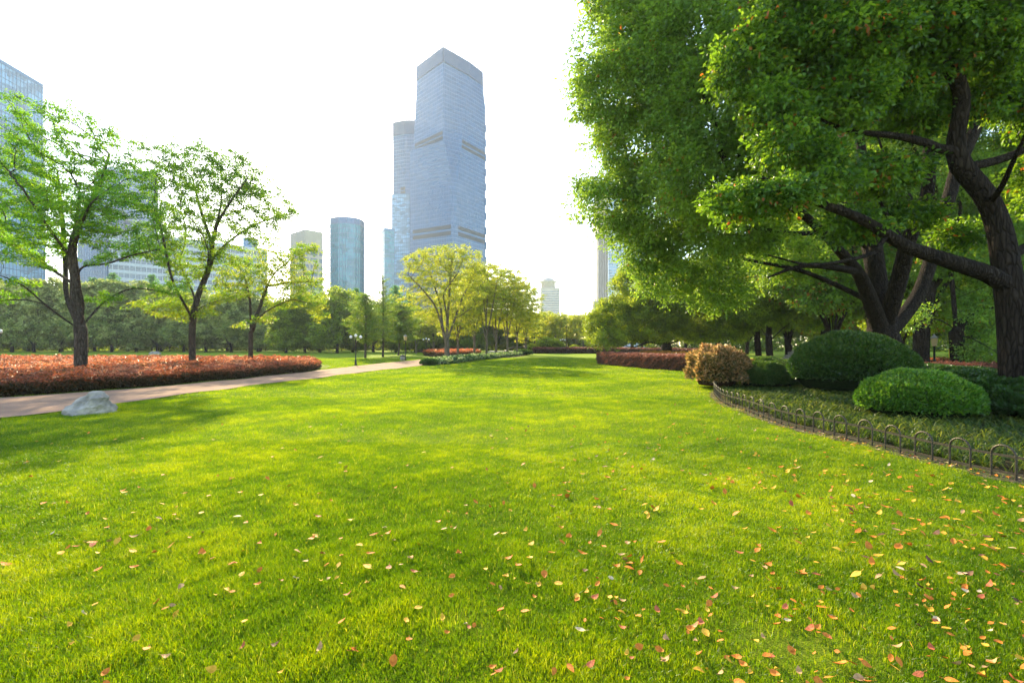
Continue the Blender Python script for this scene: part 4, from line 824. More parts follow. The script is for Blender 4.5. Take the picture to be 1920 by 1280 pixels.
# ------------------------------------------------------------------ background trees: a few kinds, then copies
def camphor_proto(seed, mat, leaf, nb, per, w=4.2, hgt=12.5, bot=2.4, bark='bark_dark', trunks=1, cr=.55, label='x', name='camphor_tree', flat=.7, v=(.1, .9), tr=.22):
    rng = np.random.default_rng(seed); bl = []
    for i in range(11):
        a = rng.uniform(0, 6.28); rr = w*.55*rng.random()**.5; z = rng.uniform(bot+1.8, hgt-2.2); k = 1-.35*((z-bot)/(hgt-bot))**2
        bl.append((rr*math.cos(a)*k, rr*math.sin(a)*k, z, w*rng.uniform(.42, .6)*k, w*rng.uniform(.42, .6)*k, rng.uniform(1.5, 2.3)))
    bl.append((0, 0, hgt-2, w*.5, w*.5, 2))
    limbs = [np.array([(0, 0, -.2), (.1, .05, 1.5), (0, .1, bot+1)])]
    for k in range(5):
        a = k*1.3+rng.uniform(-.3, .3); limbs.append(np.array([(0.05, 0.08, 1.7), (math.cos(a)*.7, math.sin(a)*.7, bot+1.2), (math.cos(a)*w*.5, math.sin(a)*w*.5, bot+3.5)]))
    return dense_blobs_tree(name, label, 'tree', (0, 0, 0), bl, limbs, tr, M[mat], M[bark], seed, nb, per, leaf, leaf*.6, cr, natt=90, v=v, step=.8, sub=4, subr=.9, tip=.04, flat=flat)
def yellow_proto(seed, mat='yellowgreen', w=3.4, hgt=9., bot=3.4, leaf=.22, natt=300, per=12, label='x', bark='bark_pale', trunks=3, tr=.14, step=.4):
    rng = np.random.default_rng(seed); bl = []
    for i in range(9):
        a = rng.uniform(0, 6.28); z = rng.uniform(bot+.8, hgt-1); k = .5+.6*math.sin(math.pi*min(1, (z-bot)/(hgt-bot)*.9)); rr = w*.5*rng.random()**.5
        bl.append((rr*math.cos(a)*k, rr*math.sin(a)*k, z, w*.42, w*.42, 1.1))
    bl.append((0, 0, hgt-1.2, w*.6, w*.6, 1.1)); limbs = []
    for k in range(trunks):
        a = k*2.1+.4; limbs.append(np.array([(0, 0, -.2), (.12*math.cos(a), .12*math.sin(a), .7), (.5*math.cos(a), .5*math.sin(a), bot-.6), (w*.38*math.cos(a), w*.38*math.sin(a), bot+1.8)]) if k else np.array([(0, 0, -.2), (0, 0, 1.), (.1, 0, bot), (.1, .1, hgt-3)]))
    for k in range(1, trunks): limbs[k] = np.vstack([limbs[0][1], limbs[k][2:]])
    return open_tree('deciduous_tree', label, 'tree', 0, 0, limbs, bl, natt, tr, M[mat], M[bark], seed, leaf=leaf, lw=leaf*.5, per=per, cr=.5, step=step, kill=.6, infl=4, v=(.1, .9), tip=.014)
def redwood_proto(seed, mat='redwood', hgt=9., w=2., leaf=.2, bare=1.5, n=70, label='x', dens=60, name='dawn_redwood_tree', bark='bark', tr=.16, lowv=.1):
    rng = np.random.default_rng(seed); t = empty(name, (0, 0, 0)); tag(t, label, 'tree'); m = MB()
    P = np.array([(0, 0, -.2), (.02, 0, hgt*.3), (.05, .03, hgt*.7), (0, 0, hgt)]); m.tube(P, np.array([tr, tr*.8, tr*.4, .02]), 8); C, R, O = [], [], []
    for k in range(n):
        z = bare+(hgt-bare)*k/n; a = k*2.4+rng.uniform(-.4, .4); f = (z-bare)/(hgt-bare); ln = w*(1-f)**.6*rng.uniform(.35, 1.2)*(.55+min(1, f*4)*.45)+.15
        e = np.array([math.cos(a)*ln, math.sin(a)*ln, z+ln*.35]); b = np.array([0, 0, z-.1]); m.tube([b, (b+e)/2+[0, 0, .06*ln], e], np.array([.03, .02, .008]), 4)
        for q in (np.linspace(.3, 1, max(2, int(ln*2.2))) if not (11 < hgt < 12 and f > .62 and rng.random() < .85) else ()): C.append(b+(e-b)*q); R.append(.16+.30*ln*.4*(1.3-q*.6)); O.append(e-b)
    m.build('trunk', M[bark], t, True); C = np.array(C); R = np.array(R)
    V, F, A = clusters(rng, C, R*1.3, dens, leaf, leaf*.28, rng.uniform(lowv, .9, len(C)), .3, .8, .5, .15, vr=.15, outdir=unit(np.array(O))); mk('crown', V, F, M[mat], t, attr=A); return t
NUM = ['first', 'second', 'third', 'fourth', 'fifth', 'sixth', 'seventh', 'eighth', 'ninth', 'tenth', 'eleventh', 'twelfth', 'thirteenth', 'fourteenth', 'fifteenth', 'sixteenth', 'seventeenth', 'eighteenth', 'nineteenth', 'twentieth', 'twenty first', 'twenty second']
rr_ = random.Random(8)
def row(protos, spots, label, group, nm=None):
    """spots (px, Y, scale, zscale): the first use of each prototype moves it, later ones copy it"""
    used = [False]*len(protos)
    for i, s in enumerate(sorted(spots)):
        j = i % len(protos); o = protos[j] if not used[j] else copy_tree(protos[j]); used[j] = True
        x, y = (s[0]-960)/FPX*s[1], s[1]; o.location = (x, y, tz(x, y)); o.rotation_euler = (0, 0, rr_.uniform(0, 6.28)); o.scale = (s[2], s[2], s[3]); tag(o, NUM[i]+' '+label, 'tree', group)
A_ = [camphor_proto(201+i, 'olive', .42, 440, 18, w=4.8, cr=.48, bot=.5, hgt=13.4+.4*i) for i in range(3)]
sp = []
px_ = -110
while px_ < 520:
    sp.append((px_, 96+rr_.uniform(-2.5, 3), rr_.uniform(.95, 1.12), (1.05 if px_ < 330 else .86)*rr_.uniform(.94, 1.03))); px_ += 44+rr_.uniform(-5, 6)
row(A_, sp, 'olive green camphor tree from the left in the dense row behind the left lawn', 'camphor row behind the left lawn')
B_ = [camphor_proto(211+i, 'olive', .5, 300, 14, w=5, cr=.7, bot=.6, hgt=11.5, label='x') for i in range(2)]
sp = []; px_ = -70
while px_ < 560: sp.append((px_, 108+rr_.uniform(-1, 3), 1.15, .95)); px_ += 62
row(B_, sp, 'camphor tree from the left in the hidden second row behind the left lawn', 'second camphor row behind the left lawn')
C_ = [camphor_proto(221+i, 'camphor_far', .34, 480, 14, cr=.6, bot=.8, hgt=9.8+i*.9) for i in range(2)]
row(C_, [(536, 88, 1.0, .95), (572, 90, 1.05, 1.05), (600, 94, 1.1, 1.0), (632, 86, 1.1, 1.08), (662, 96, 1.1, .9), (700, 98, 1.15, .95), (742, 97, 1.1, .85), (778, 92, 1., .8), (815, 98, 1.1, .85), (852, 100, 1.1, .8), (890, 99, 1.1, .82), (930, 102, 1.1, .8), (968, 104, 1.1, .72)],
    'mid green rounded tree from the left along the back of the middle lawn', 'rounded green trees behind the middle lawn')
D_ = [redwood_proto(231+i, 'softgreen', 17., 4.2, .45, 2., 90, dens=40) for i in range(2)]
row(D_, [(175, 118, 1, 1.05), (212, 122, 1, 1.15), (240, 119, 1, .95), (285, 121, 1, 1.12), (318, 118, 1, 1.0), (350, 124, 1, 1.05), (385, 120, 1, .92), (425, 121, 1, 1.0), (462, 118, 1, .95), (498, 120, 1, .9), (606, 118, 1, .86), (640, 121, 1, .84), (668, 118, 1, .9), (742, 120, 1, .95), (768, 119, 1, .84), (60, 121, 1, 1.0), (20, 119, 1, .95)],
    'pale feathery conical tree from the left rising behind the camphor row', 'pale feathery trees behind the camphor row')
E_ = [redwood_proto(241, 'redwood', 8.2, 3.1, .24, 1.9, 100, dens=55), redwood_proto(242, 'redwood', 11.3, 2.9, .24, 2.2, 120, dens=42)]
for o, p, l in ((E_[0], (685, 671), 'bright green dawn redwood right of the nearest triple globe lamp'), (E_[1], (718, 669), 'taller dawn redwood with a thin bare top, left of the square lantern')):
    x, y = G(*p); o.location = (x, y, tz(x, y)); tag(o, l, 'tree')
F_ = redwood_proto(243, 'redwood', 8., 4.2, .26, 1.9, 120, dens=60, name='deciduous_tree'); x, y = G(747, 666); F_.location = (x, y, tz(x, y)); F_.rotation_euler = (0, .06, 0); tag(F_, 'leaning bright green tree just left of the square lantern', 'tree')
# central yellow green group
def central(label, px, Y, limbs, blobs, natt, rb, seed, **k):
    X = (px-960)/FPX*Y; L_ = [rel(l, X, Y) for l in limbs]; L_[0] = np.vstack([[0, 0, -.1], L_[0]]); B = px_blobs(blobs, Y, .85, (X, Y, tz(X, Y)))
    kw = dict(leaf=.20, lw=.085, per=15, cr=.42, step=.32, kill=.5, infl=3, v=(0, .9), droop=.25, tip=.013); kw.update(k)
    return open_tree('deciduous_tree', label, 'tree', X, Y, L_, B, natt, rb, M['yellowgreen'], M['bark_pale'], seed, **kw)
central('broadest yellow green tree in the middle, its forked pale trunk in the variegated bed', 838, 50,
        [[(838, 676, 0), (838, 640, 0), (839, 600, .1), (842, 555, .3), (845, 510, .3), (848, 480, .3)], [(838, 650, 0), (829, 610, -.8), (815, 570, -1.4), (790, 540, -2), (765, 515, -2.6)], [(838, 640, 0), (852, 600, .8), (866, 560, 1.2), (885, 520, 1.7), (900, 495, 2)],
         [(829, 610, -.8), (826, 570, 1), (812, 530, 1.8), (800, 490, 2.2)], [(839, 600, .1), (830, 550, -2), (860, 510, -3)], [(852, 600, .8), (880, 580, -1), (905, 560, -2)]],
        [(830, 500, 80, 42, 0), (780, 525, 38, 30, 0), (870, 480, 38, 26, 0), (885, 520, 34, 40, 0), (770, 560, 30, 22, 0), (800, 590, 34, 20, 0), (830, 560, 60, 30, 0), (850, 600, 30, 20, 0), (765, 505, 18, 14, 0), (840, 480, 60, 22, 0), (845, 466, 35, 10, 0)], 1700, .26, 301, per=24)
for (px, Y, top, w, lab, sd) in ((858, 57, 520, 34, 'slim yellow green tree directly right of the broadest one', 302), (889, 62, 500, 32, 'thin trunked yellow green tree third from the left in the middle group', 303), (912, 60, 486, 30, 'tall yellow green tree right of centre in the middle group', 304),
                                 (930, 66, 492, 32, 'yellow green tree with forked trunk near the right half of the middle group', 305), (951, 68, 500, 34, 'yellow green tree fourth from the right in the middle group', 306), (969, 72, 512, 32, 'yellow green tree third from the right in the middle group', 307), (986, 76, 528, 26, 'small yellow green tree at the right end of the middle group', 308)):
    central(lab, px, Y, [[(px, 668, 0), (px+1, 640, 0), (px-1, 600, 0), (px+2, 560, .2), (px+2, top+25, .2)], [(px, 645, 0), (px-8, 600, .8), (px-14, 560, 1.2), (px-20, top+35, 1.5)], [(px, 635, 0), (px+9, 590, -.8), (px+15, 555, -1.2), (px+20, top+40, -1.4)], [(px-1, 600, 0), (px-6, 560, -1.6), (px+6, top+40, -2.4)]],
            [(px, top+16, w*.9, 16, 0), (px-w*.7, top+40, w*.8, 24, 0), (px+w*.7, top+40, w*.8, 24, 0), (px, top+62, w*1.35, 28, 0), (px+w*.5, top+92, w*.8, 20, 0), (px-w*.5, top+95, w*.8, 20, 0)], 1300, .15, sd, per=24, leaf=.25, lw=.11, step=.4, kill=.55)
G_ = [yellow_proto(251+i, natt=500, per=24, leaf=.36, w=3.8, hgt=8.6, bot=2.8) for i in range(2)]
row(G_, [(1003, 100, 1., 1.0), (1022, 108, 1., 1.08), (1042, 102, 1.1, .98), (1062, 110, 1., 1.02), (1080, 104, 1., .95), (1094, 98, .9, .92), (1112, 108, 1.1, 1.05), (1008, 118, 1.1, 1.12), (780, 84, 1., .85), (812, 88, 1.1, .8), (1132, 100, 1., 1.0), (985, 96, 1., 1.)],
    'hazy yellow green tree from the left in the far background', 'far yellow green trees')
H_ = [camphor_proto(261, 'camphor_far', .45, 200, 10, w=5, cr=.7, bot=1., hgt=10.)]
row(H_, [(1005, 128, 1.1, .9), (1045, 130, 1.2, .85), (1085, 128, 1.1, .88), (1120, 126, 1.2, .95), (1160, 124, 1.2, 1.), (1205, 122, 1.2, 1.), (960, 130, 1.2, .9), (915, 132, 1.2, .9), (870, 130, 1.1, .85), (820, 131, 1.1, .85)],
    'dark hazy tree from the left in the farthest row', 'farthest dark trees')

def wood():
    rng = np.random.default_rng(91); n = 26000
    X = rng.uniform(-170, 185, n); Y = 133+rng.uniform(-2, 4, n)-.0006*X*X; Y[X > 30] -= 26; hh = 5.5+2*np.sin(X*.21)+1.2*np.sin(X*.53+1); Z = rng.random(n)*hh
    V, F, A = clusters(rng, np.stack([X, Y, Z+.6], 1), np.full(n, .9), 4, .7, .45, rng.random(n), .8, .6, .5, .2); tag(mk('distant_wood', V, F, M['camphor_far'], attr=A), 'dark distant undergrowth closing the view behind all the tree rows', 'undergrowth', kind='stuff')
wood()
# ------------------------------------------------------------------ right hand camphor trees
def camphor(label, px, Y, limbs, blobs, rb, seed, nb, per, leaf, lw, mat='camphor', bark='bark_dark', **k):
    X = (px-960)/FPX*Y; z = tz(X, Y); L_ = [rel(l, X, Y) for l in limbs]; L_[0] = np.vstack([[L_[0][0][0], 0, -.15], L_[0]]); B = px_blobs(blobs, Y, k.pop('thick', .8), (X, Y, z))
    kw = dict(cr=.34, natt=500, step=.4, sub=7, subr=.8, kill=.9, tip=.014, v=(.15, .8)); kw.update(k)
    return dense_blobs_tree('camphor_tree', label, 'tree', (X, Y, z), B, L_, rb, M[mat], M[bark], seed, nb, per, leaf, lw, **kw)
# far one above the maroon hedge
camphor('spreading camphor tree rising from the curved maroon hedge, with low sweeping branches', 1250, 46,
        [[(1250, 664, 0), (1250, 650, 0), (1248, 632, 0), (1245, 600, .3), (1240, 560, .5)], [(1250, 652, 0), (1262, 625, -.6), (1275, 590, -1.2)], [(1248, 645, 0), (1215, 640, -1.5), (1190, 652, -3), (1165, 648, -4)], [(1248, 632, 0), (1215, 605, 1), (1175, 590, 2)], [(1250, 648, 0), (1290, 628, 1.5), (1310, 610, 2)]],
        [(1195, 545, 50, 44, 0), (1160, 595, 48, 36, 0), (1250, 530, 60, 45, 0), (1128, 612, 30, 32, 0), (1215, 610, 60, 32, -1), (1290, 590, 55, 45, 0), (1190, 512, 24, 20, 0), (1145, 632, 26, 18, -2), (1270, 560, 60, 50, 1), (1310, 620, 35, 20, 0), (1235, 575, 60, 40, -2)],
        .5, 401, 1100, 26, .19, .10, mat='camphor_far', cr=.36, sub=5, subr=.7, v=(.2, .9), deep=.3)
for (px, Y, lab, sd, bl) in ((1318, 50, 'camphor tree with a short trunk right of the one in the maroon hedge', 402, [(1320, 570, 55, 50, 0), (1290, 600, 35, 28, 0), (1350, 600, 40, 30, 0), (1325, 520, 45, 35, 0)]),
                             (1421, 44, 'camphor tree with a leaning trunk beyond the copper bush', 403, [(1400, 560, 60, 55, 0), (1370, 605, 40, 30, 0), (1430, 500, 70, 50, 0), (1380, 500, 50, 50, 0)]),
                             (1442, 40, 'camphor tree with forked low branches beyond the small shrubs', 404, [(1460, 570, 65, 45, 0), (1500, 540, 60, 55, 0), (1440, 500, 60, 50, 0), (1480, 470, 60, 50, 0)]),
                             (1545, 42, 'camphor tree mostly hidden behind the largest dome shrub', 405, [(1550, 560, 65, 55, 0), (1600, 520, 70, 60, 0), (1540, 480, 60, 60, 0)])):
    camphor(lab, px, Y, [[(px+3, 676, 0), (px, 655, 0), (px-2, 630, 0), (px+2, 600, .3), (px, 560, .5)], [(px-1, 642, 0), (px+25, 615, -1), (px+48, 600, -1.6)], [(px-2, 634, 0), (px-22, 605, 1), (px-38, 590, 1.6)]], bl, .27, sd, 620, 24, .20, .11, mat='camphor_far', cr=.42, sub=4, subr=.8, v=(.1, .8), natt=200)
I_ = [camphor_proto(271+i, 'camphor_far', .30, 520, 15, w=4.4, cr=.55, bot=2.6, hgt=11.5, tr=.25) for i in range(3)]
row(I_, [(1345, 76, 1., .8), (1400, 80, 1.1, .85), (1480, 74, 1.1, .9), (1540, 70, 1.1, .95), (1605, 62, 1., .9), (1668, 72, 1.1, .9), (1590, 84, 1.2, .95), (1735, 66, 1., .85), (1800, 80, 1.1, .75), (1870, 74, 1.1, .8), (1935, 66, 1.1, .95), (1690, 48, .9, .85), (1905, 46, .9, .8), (1990, 50, 1, .9), (1285, 84, 1., .8), (1240, 90, 1.1, .8), (1185, 94, 1.1, .9)],
    'background camphor tree from the left beyond the right hand shrubs', 'background camphor trees on the right')
J_ = [camphor_proto(281+i, 'camphor', .26, 900, 18, w=5, cr=.55, bot=3.2, hgt=16.5, tr=.3) for i in range(2)]
row(J_, [(1480, 44, 1., 1.), (1560, 36, 1., 1.0), (1640, 40, 1., 1.1), (1735, 38, 1., 1.05), (1820, 42, 1., 1.1), (1900, 36, 1., .95), (1985, 40, 1., 1.)],
    'tall camphor tree from the left in the shaded grove on the right', 'tall camphor trees in the shaded grove')
# tree A: many stems behind the largest dome shrub
AL = [[(1657, 668, 0), (1656, 640, 0), (1652, 605, 0), (1648, 560, .2), (1644, 500, .4), (1640, 440, .6), (1632, 380, .8), (1622, 320, 1), (1610, 250, 1.2), (1600, 170, 1)],
      [(1653, 625, 0), (1633, 565, -.8), (1611, 510, -1.6), (1573, 469, -2.4), (1541, 434, -3), (1508, 402, -3.4), (1470, 375, -3.8), (1420, 345, -4), (1360, 320, -4)],
      [(1650, 600, 0), (1641, 545, 1), (1625, 461, 2), (1619, 434, 2.4), (1580, 380, 3), (1530, 330, 3.4), (1470, 260, 3.6), (1420, 180, 3.6)],
      [(1660, 620, 0), (1671, 570, -.6), (1695, 497, -1.2), (1698, 448, -1.6), (1725, 407, -2), (1739, 380, -2.2), (1745, 310, -2.4), (1735, 230, -2.4), (1700, 140, -2)],
      [(1664, 625, 0), (1687, 602, .6), (1722, 556, 1.2), (1744, 497, 1.6), (1755, 434, 2), (1778, 380, 2.4), (1792, 320, 2.8), (1830, 240, 3.2)],
      [(1633, 565, -.8), (1590, 545, -.2), (1540, 520, .5), (1480, 500, 1), (1410, 490, 1.4), (1340, 470, 1.4)], [(1625, 461, 2), (1570, 430, -1), (1500, 440, -2), (1430, 430, -3), (1330, 420, -2.5)],
      [(1611, 510, -1.6), (1560, 500, -3), (1500, 495, -4), (1440, 520, -4.6)], [(1725, 407, -2), (1700, 360, -.5), (1660, 300, .4), (1640, 240, .8)]]
camphor('many stemmed camphor tree behind the largest dome shrub, its crown filling the upper right', 1657, 19, AL,
        [(1190, 40, 85, 75, -1), (1172, 165, 92, 72, -1), (1215, 260, 90, 62, -1), (1148, 372, 66, 58, 0), (1235, 400, 85, 62, 0), (1270, 110, 110, 95, -2), (1350, 30, 130, 100, -3), (1360, 200, 125, 100, -3), (1340, 330, 115, 80, -3), (1290, 470, 80, 55, 1), (1440, 130, 120, 110, -4), (1440, 280, 90, 80, -4), (1380, 430, 80, 50, -2),
         (1245, 520, 52, 42, 2), (1340, 540, 60, 40, 2), (1560, 60, 150, 120, -1), (1250, -90, 130, 110, 0), (1420, -120, 160, 110, -1), (1600, -120, 170, 120, 0), (1180, -30, 70, 70, -1), (1500, 360, 60, 45, 3), (1600, 180, 120, 90, 4), (1760, 120, 120, 100, 4), (1900, 60, 150, 120, 4), (1800, -120, 180, 120, 2), (1470, 480, 60, 40, 3), (1210, 470, 50, 40, 1)],
        .62, 410, 4300, 19, .155, .08, cr=.33, sub=7, subr=.7, natt=900, step=.4, kill=1.0, deep=.3, thick=.75, lr=[(.6, .5, .32, .2, .15, .12, .1), (.32, .26, .2, .16, .11, .07, .03), (.28, .22, .17, .12, .08, .03), (.3, .27, .22, .18, .14, .1), (.28, .26, .22, .18, .13, .09), (.1, .08, .05), (.13, .1, .08, .03), (.13, .1, .03), (.1, .03)])
# tree B, C: slimmer trunks to the right
camphor('dark camphor trunk right of the many stemmed one, with branches reaching right', 1728, 27,
        [[(1727, 690, 0), (1727, 650, 0), (1728, 610, 0), (1735, 570, .2), (1741, 543, .4), (1748, 500, .6), (1750, 440, .8)], [(1733, 578, 0), (1760, 575, -.6), (1779, 567, -1), (1823, 545, -1.6), (1852, 537, -2), (1890, 520, -2.4)], [(1728, 600, 0), (1710, 572, .5), (1685, 545, 1), (1660, 520, 1.4)], [(1741, 543, .4), (1780, 500, 1.6), (1830, 470, 2.4)]],
        [(1770, 330, 70, 50, 2), (1850, 250, 90, 60, 3), (1880, 400, 70, 45, 3), (1800, 440, 45, 30, 3), (1950, 300, 90, 70, 2), (1700, 240, 90, 60, 3)], .38, 420, 900, 26, .15, .085, cr=.38, sub=5, natt=350, v=(.1, .7))
camphor('camphor tree with a trunk forking like a Y near the right edge', 1795, 26,
        [[(1797, 700, 0), (1796, 660, 0), (1793, 624, 0), (1791, 600, .2), (1788, 560, .4), (1782, 500, .6)], [(1792, 620, 0), (1776, 606, -.6), (1752, 594, -1.2), (1730, 600, -1.6), (1706, 612, -2)], [(1795, 618, 0), (1808, 600, .5), (1822, 588, .9), (1850, 580, 1.3), (1885, 570, 1.7)], [(1797, 630, 0), (1815, 631, -1), (1834, 638, -1.8), (1861, 655, -2.4), (1880, 668, -2.8)]],
        [(1850, 610, 50, 22, 0), (1860, 655, 38, 14, -1), (1780, 480, 60, 40, 1), (1860, 520, 40, 22, 2), (1700, 590, 26, 16, -1), (1810, 560, 30, 16, 1), (1950, 560, 60, 50, 0), (1930, 450, 60, 50, 0)], .33, 421, 330, 22, .15, .085, cr=.36, sub=5, natt=200, v=(.2, .8))
# tree D: nearest, at the right edge
DL = [[(1917, 790, 0), (1914, 740, 0), (1908, 670, 0), (1902, 610, 0), (1896, 556, 0), (1887, 515, 0), (1884, 470, .1), (1872, 420, .2), (1858, 380, .2), (1832, 342, .2), (1799, 318, .2), (1778, 287, .2), (1790, 250, .1), (1810, 205, 0), (1808, 165, -.1), (1785, 130, -.2), (1758, 105, -.3), (1720, 60, -.5), (1690, 0, -.8)],
      [(1893, 540, 0), (1870, 518, -.1), (1840, 508, -.2), (1806, 499, -.3), (1752, 480, -.4), (1698, 464, -.5), (1668, 445, -.6), (1644, 425, -.7), (1615, 405, -.8), (1590, 400, -.9), (1560, 388, -1), (1530, 382, -1), (1495, 362, -1.1), (1463, 345, -1.2), (1420, 330, -1.2)],
      [(1778, 287, .2), (1740, 268, 0), (1687, 255, -.2), (1640, 250, -.3), (1597, 250, -.4), (1566, 240, -.5), (1530, 220, -.6)],
      [(1799, 318, .2), (1830, 309, .3), (1860, 305, .4), (1888, 295, .6), (1925, 280, .8), (2000, 240, 1)], [(1884, 480, .1), (1915, 470, .5), (1960, 440, 1), (2040, 380, 1.6)],
      [(1655, 467, -.6), (1625, 480, -.9), (1590, 488, -1.2), (1548, 496, -1.4), (1508, 500, -1.6), (1475, 485, -1.8), (1440, 478, -1.8)],
      [(1698, 464, -.5), (1672, 420, .3), (1650, 380, .8), (1630, 330, 1.2)], [(1858, 380, .2), (1880, 350, -.6), (1900, 300, -1.4), (1930, 240, -2)]]
camphor('nearest camphor tree with rough bark at the right edge, one thick limb reaching left', 1912, 11.2, DL,
        [(1500, 60, 90, 70, -.6), (1600, 80, 100, 75, -.8), (1580, 190, 75, 45, -.6), (1690, 30, 110, 70, -.6), (1690, 150, 70, 40, -.2), (1830, 30, 130, 80, -.5), (1450, 200, 60, 40, -.6), (1480, 270, 55, 38, -.8), (1560, -80, 150, 100, 0), (1750, -100, 200, 100, 0), (1390, 380, 60, 34, -.9), (1540, 300, 50, 22, -1), (1560, 342, 40, 16, -1.2), (1640, 330, 70, 26, .5), (1720, 215, 60, 30, .8), (1600, 420, 50, 22, -.2), (1700, 400, 50, 24, 1.2), (1800, 440, 40, 20, 1.5),
         (1950, 150, 80, 90, .6), (2000, 330, 60, 80, .8), (1470, 370, 60, 22, -1.2), (1850, 170, 60, 45, .4), (1400, 120, 60, 50, -.5)],
        .27, 430, 2200, 14, .112, .066, cr=.22, sub=6, subr=.36, natt=420, step=.24, kill=.5, deep=.4, ovate=True, tip=.007, v=(.1, .85), mat='camphor_near', lr=[(.40, .36, .32, .28, .25, .22, .19, .16, .12, .09, .05), (.20, .18, .155, .13, .10, .07, .03), (.10, .07, .03), (.11, .09, .06), (.12, .08), (.05, .04, .015), (.06, .02), (.07, .03)])

# ------------------------------------------------------------------ fallen leaves
def fallen():
    rng = np.random.default_rng(77)
    kinds = [('orange', 'orange', (.78, .26, .03), (.58, .16, .02)), ('yellow', 'yellow', (.80, .46, .04), (.68, .33, .03)), ('red', 'reddish', (.58, .16, .06), (.40, .10, .04)), ('tan', 'tan', (.58, .34, .14), (.42, .22, .09)), ('pale', 'pale pinkish', (.80, .60, .36), (.66, .45, .24)), ('brown', 'brown', (.20, .09, .04), (.12, .05, .03))]
    mats = []
    for n, _, a, b in kinds:
        m = plain('fallen_leaf_'+n, a, .6, spec=.2, col2=b, scale=40, bump=.3, bscale=120); mats.append(m)
    def shape(r, L_=.075):
        w = L_*r.uniform(.26, .36); curl = r.uniform(-.2, .9); cup = r.uniform(.1, .7); tw = r.uniform(-.5, .5); V = []; nu = 9
        for i in range(nu):
            t = i/(nu-1); ww = w*math.sin(math.pi*min(1, t**.8*.98+.015))**.8; y = (t-.5)*L_; z = curl*L_*.35*(2*t-1)**2
            for k in (-1, -.5, 0, .5, 1): V.append((k*ww, y, z+cup*abs(k)*ww*.6+tw*k*ww*(t-.5)))
        F = [(i*5+k, i*5+k+1, (i+1)*5+k+1, (i+1)*5+k) for i in range(nu-1) for k in range(4)]
        st = len(V); a = V[2]; 
        for i in range(4): x = r.uniform(-.002, .002)+i*.002*tw; y = a[1]-i*L_*.11; V += [(x-.0012, y, a[2]+i*.003), (x+.0012, y, a[2]+i*.003)]
        F += [(st+2*i, st+2*i+1, st+2*i+3, st+2*i+2) for i in range(3)]
        return np.array(V), np.array(F)
    r = random.Random(5); meshes = []
    for ki, (n, _, _, _) in enumerate(kinds):
        row_ = []
        for j in range(4):
            V, F = shape(r); o = mk('fallen_leaf', V, F, mats[ki], smooth=True); row_.append(o.data); bpy.data.objects.remove(o)
        meshes.append(row_)
    hand = [(641, 1056, 0, 1.), (991, 1112, 1, 1.), (1340, 1133, 2, 1.1), (1555, 1124, 4, 1.2), (938, 1169, 0, 1.1), (487, 1078, 0, .9), (131, 1182, 1, .9), (736, 1266, 0, 1.2), (1087, 1205, 4, 1.1), (1449, 1116, 0, .9), (1487, 1140, 0, 1.), (1237, 1236, 0, .9), (459, 1182, 1, .9), (256, 1211, 1, .9), (425, 1117, 1, .9), (688, 1114, 1, .9), (762, 1186, 1, .9), (612, 1071, 0, 1.),
            (784, 1031, 0, 1.), (518, 1227, 5, 1.), (1576, 1258, 0, 1.3), (1776, 1156, 0, .9), (1838, 1137, 2, 1.), (1560, 1172, 3, 1.), (1690, 1072, 3, .9), (1740, 928, 1, 1.), (155, 1158, 4, 1.1), (873, 1192, 4, .8), (553, 1098, 4, 1.), (1295, 1195, 0, .9), (1145, 1098, 4, .8), (1100, 1128, 1, 1.1), (1116, 1138, 2, 1.), (1600, 1035, 0, .8), (1870, 960, 0, 1.), (1740, 1036, 5, .9), (1815, 1180, 1, .8), (1560, 915, 0, 1.), (1630, 938, 0, 1.), (333, 978, 1, .8), (183, 1040, 1, .8), (97, 1007, 4, 1.), (968, 1246, 5, .8), (600, 1238, 3, 1.)]
    pts = []
    for px, py, k, s in hand: x, y = G(px, py); pts.append((x, y, k, s))
    n = 40000; px = rng.uniform(-60, 1980, n); py = rng.uniform(700, 1300, n); 
    Yv = EYE*FPX/(py-HOR); Xv = (px-960)/FPX*Yv
    fx = np.interp(Yv, FENCE[:, 1], FENCE[:, 0]); dist = np.abs(fx-Xv)
    den = (.22+1.0*np.clip((px-700)/1200, 0, 1)**1.2+.5*np.exp(-dist/1.8))*np.clip((py-700)/220, .25, 1)**-.15*np.where(py < 760, .6, 1)
    clumpy = .6+.8*clumpn(Xv, Yv, 2.2)
    ok = (rng.random(n) < den*clumpy*.05*np.clip(1.25-(py-900)/500, .6, 1.25)) & ~inpoly(Xv, Yv, BED) & ~inpoly(Xv, Yv, PATH) & (Xv < fx-.05) & (Yv < 24) & (Xv > -9)
    for x, y in zip(Xv[ok], Yv[ok]): pts.append((x, y, int(rng.choice(6, p=[.48, .30, .06, .12, .02, .02])), rng.uniform(.55, 1.1)))
    hn = len(hand); rest = sorted(pts[hn:], key=lambda p: p[1]); near = pts[:hn]+rest[:300-hn]; far = rest[300-hn:]
    for x, y, k, s in near:
        o = bpy.data.objects.new('fallen_leaf', meshes[k][int(rng.integers(4))]); COL.objects.link(o); o.location = (x, y, tz(x, y)+rng.uniform(.035, .052)); o.rotation_euler = (rng.normal(0, .35), rng.normal(0, .35), rng.uniform(0, 6.28)); s *= .7; o.scale = (s, s, s)
        qx = 960+FPX*x/y; qy = HOR+FPX*EYE/y; fd = np.interp(y, FENCE[:, 1], FENCE[:, 0])-x
        zone = 'close to the low hoop fence' if fd < 1.1 else ('far left', 'left of centre', 'in the middle', 'right of centre', 'far right')[int(np.clip(qx/384, 0, 4))]+(', nearest the camera' if qy > 1120 else ', in the near foreground' if qy > 980 else ', further up the lawn')
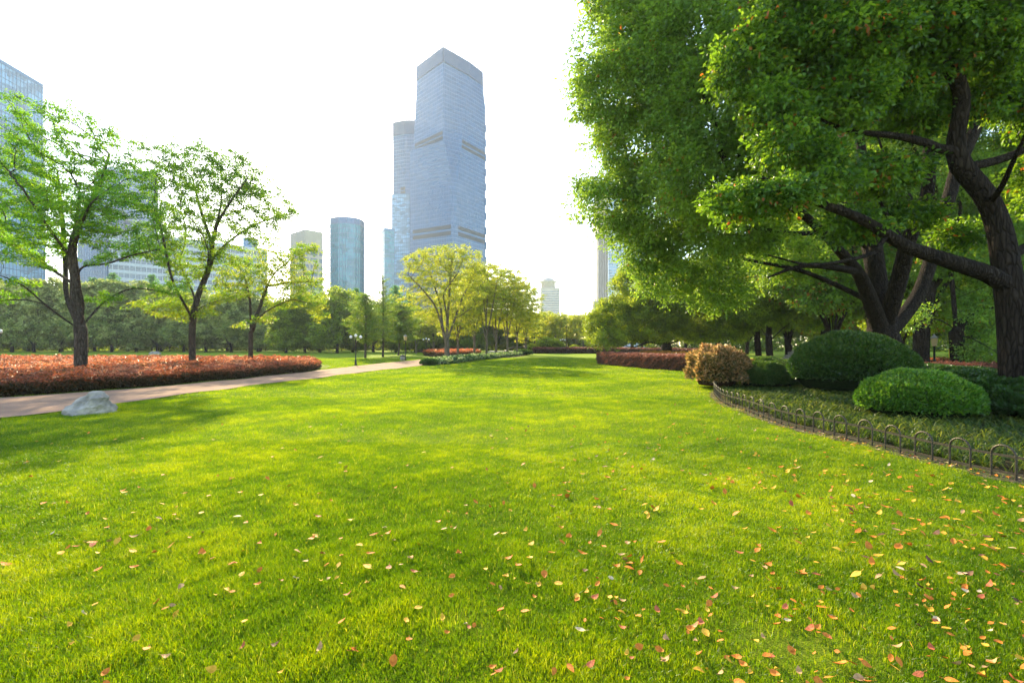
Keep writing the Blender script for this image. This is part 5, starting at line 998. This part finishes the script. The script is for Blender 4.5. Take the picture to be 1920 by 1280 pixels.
        tag(o, kinds[k][1]+' fallen leaf on the lawn grass, '+zone, 'leaf', 'fallen %s leaves on the lawn' % kinds[k][1])
    V_, F_, mi, off = [], [], [], 0
    for x, y, k, s in far:
        V, F = shape(r); a = rng.uniform(0, 6.28); b = rng.normal(0, .35); s *= .95
        Ry = np.array([[1, 0, 0], [0, math.cos(b), -math.sin(b)], [0, math.sin(b), math.cos(b)]]); Rz = np.array([[math.cos(a), -math.sin(a), 0], [math.sin(a), math.cos(a), 0], [0, 0, 1]])
        V_.append((V*s) @ Ry.T @ Rz.T+np.array([x, y, tz(x, y)+rng.uniform(.035, .055)])); F_.append(F+off); off += len(V); mi += [k]*len(F)
    # litter caught along the fence
    for i in range(420):
        y = rng.uniform(4.5, 16); x = np.interp(y, FENCE[:, 1], FENCE[:, 0])+rng.normal(0, .16); k = int(rng.choice(6, p=[.15, .1, .1, .3, .2, .15])); V, F = shape(r); a = rng.uniform(0, 6.28); s = rng.uniform(.4, .9)
        Rz = np.array([[math.cos(a), -math.sin(a), 0], [math.sin(a), math.cos(a), 0], [0, 0, 1]]); V_.append((V*s) @ Rz.T+np.array([x, y, tz(x, y)+.02+rng.uniform(0, .03)])); F_.append(F+off); off += len(V); mi += [k]*len(F)
    tag(mk('leaf_litter', np.concatenate(V_), np.concatenate(F_), mats, smooth=True, mi=mi), 'scattered small fallen leaves further out on the lawn and along the fence', 'leaf litter', kind='stuff')
    print('leaves', len(near), len(far))
fallen()

# ------------------------------------------------------------------ haze
def haze():
    m = MB(); m.box((0, 420, 189), (1500, 1180, 380)); 
    mt = bpy.data.materials.new('haze_air'); mt.use_nodes = True; nt = mt.node_tree; nt.nodes.remove(nt.nodes['Principled BSDF'])
    v = N(nt, 'ShaderNodeVolumePrincipled'); v.inputs['Color'].default_value = (.82, .91, 1., 1); v.inputs['Density'].default_value = HAZE_DENSITY; v.inputs['Anisotropy'].default_value = .35
    nt.links.new(v.outputs[0], nt.nodes['Material Output'].inputs['Volume']); o = m.build('haze', mt); tag(o, kind='stuff')
if HAZE_DENSITY: haze()
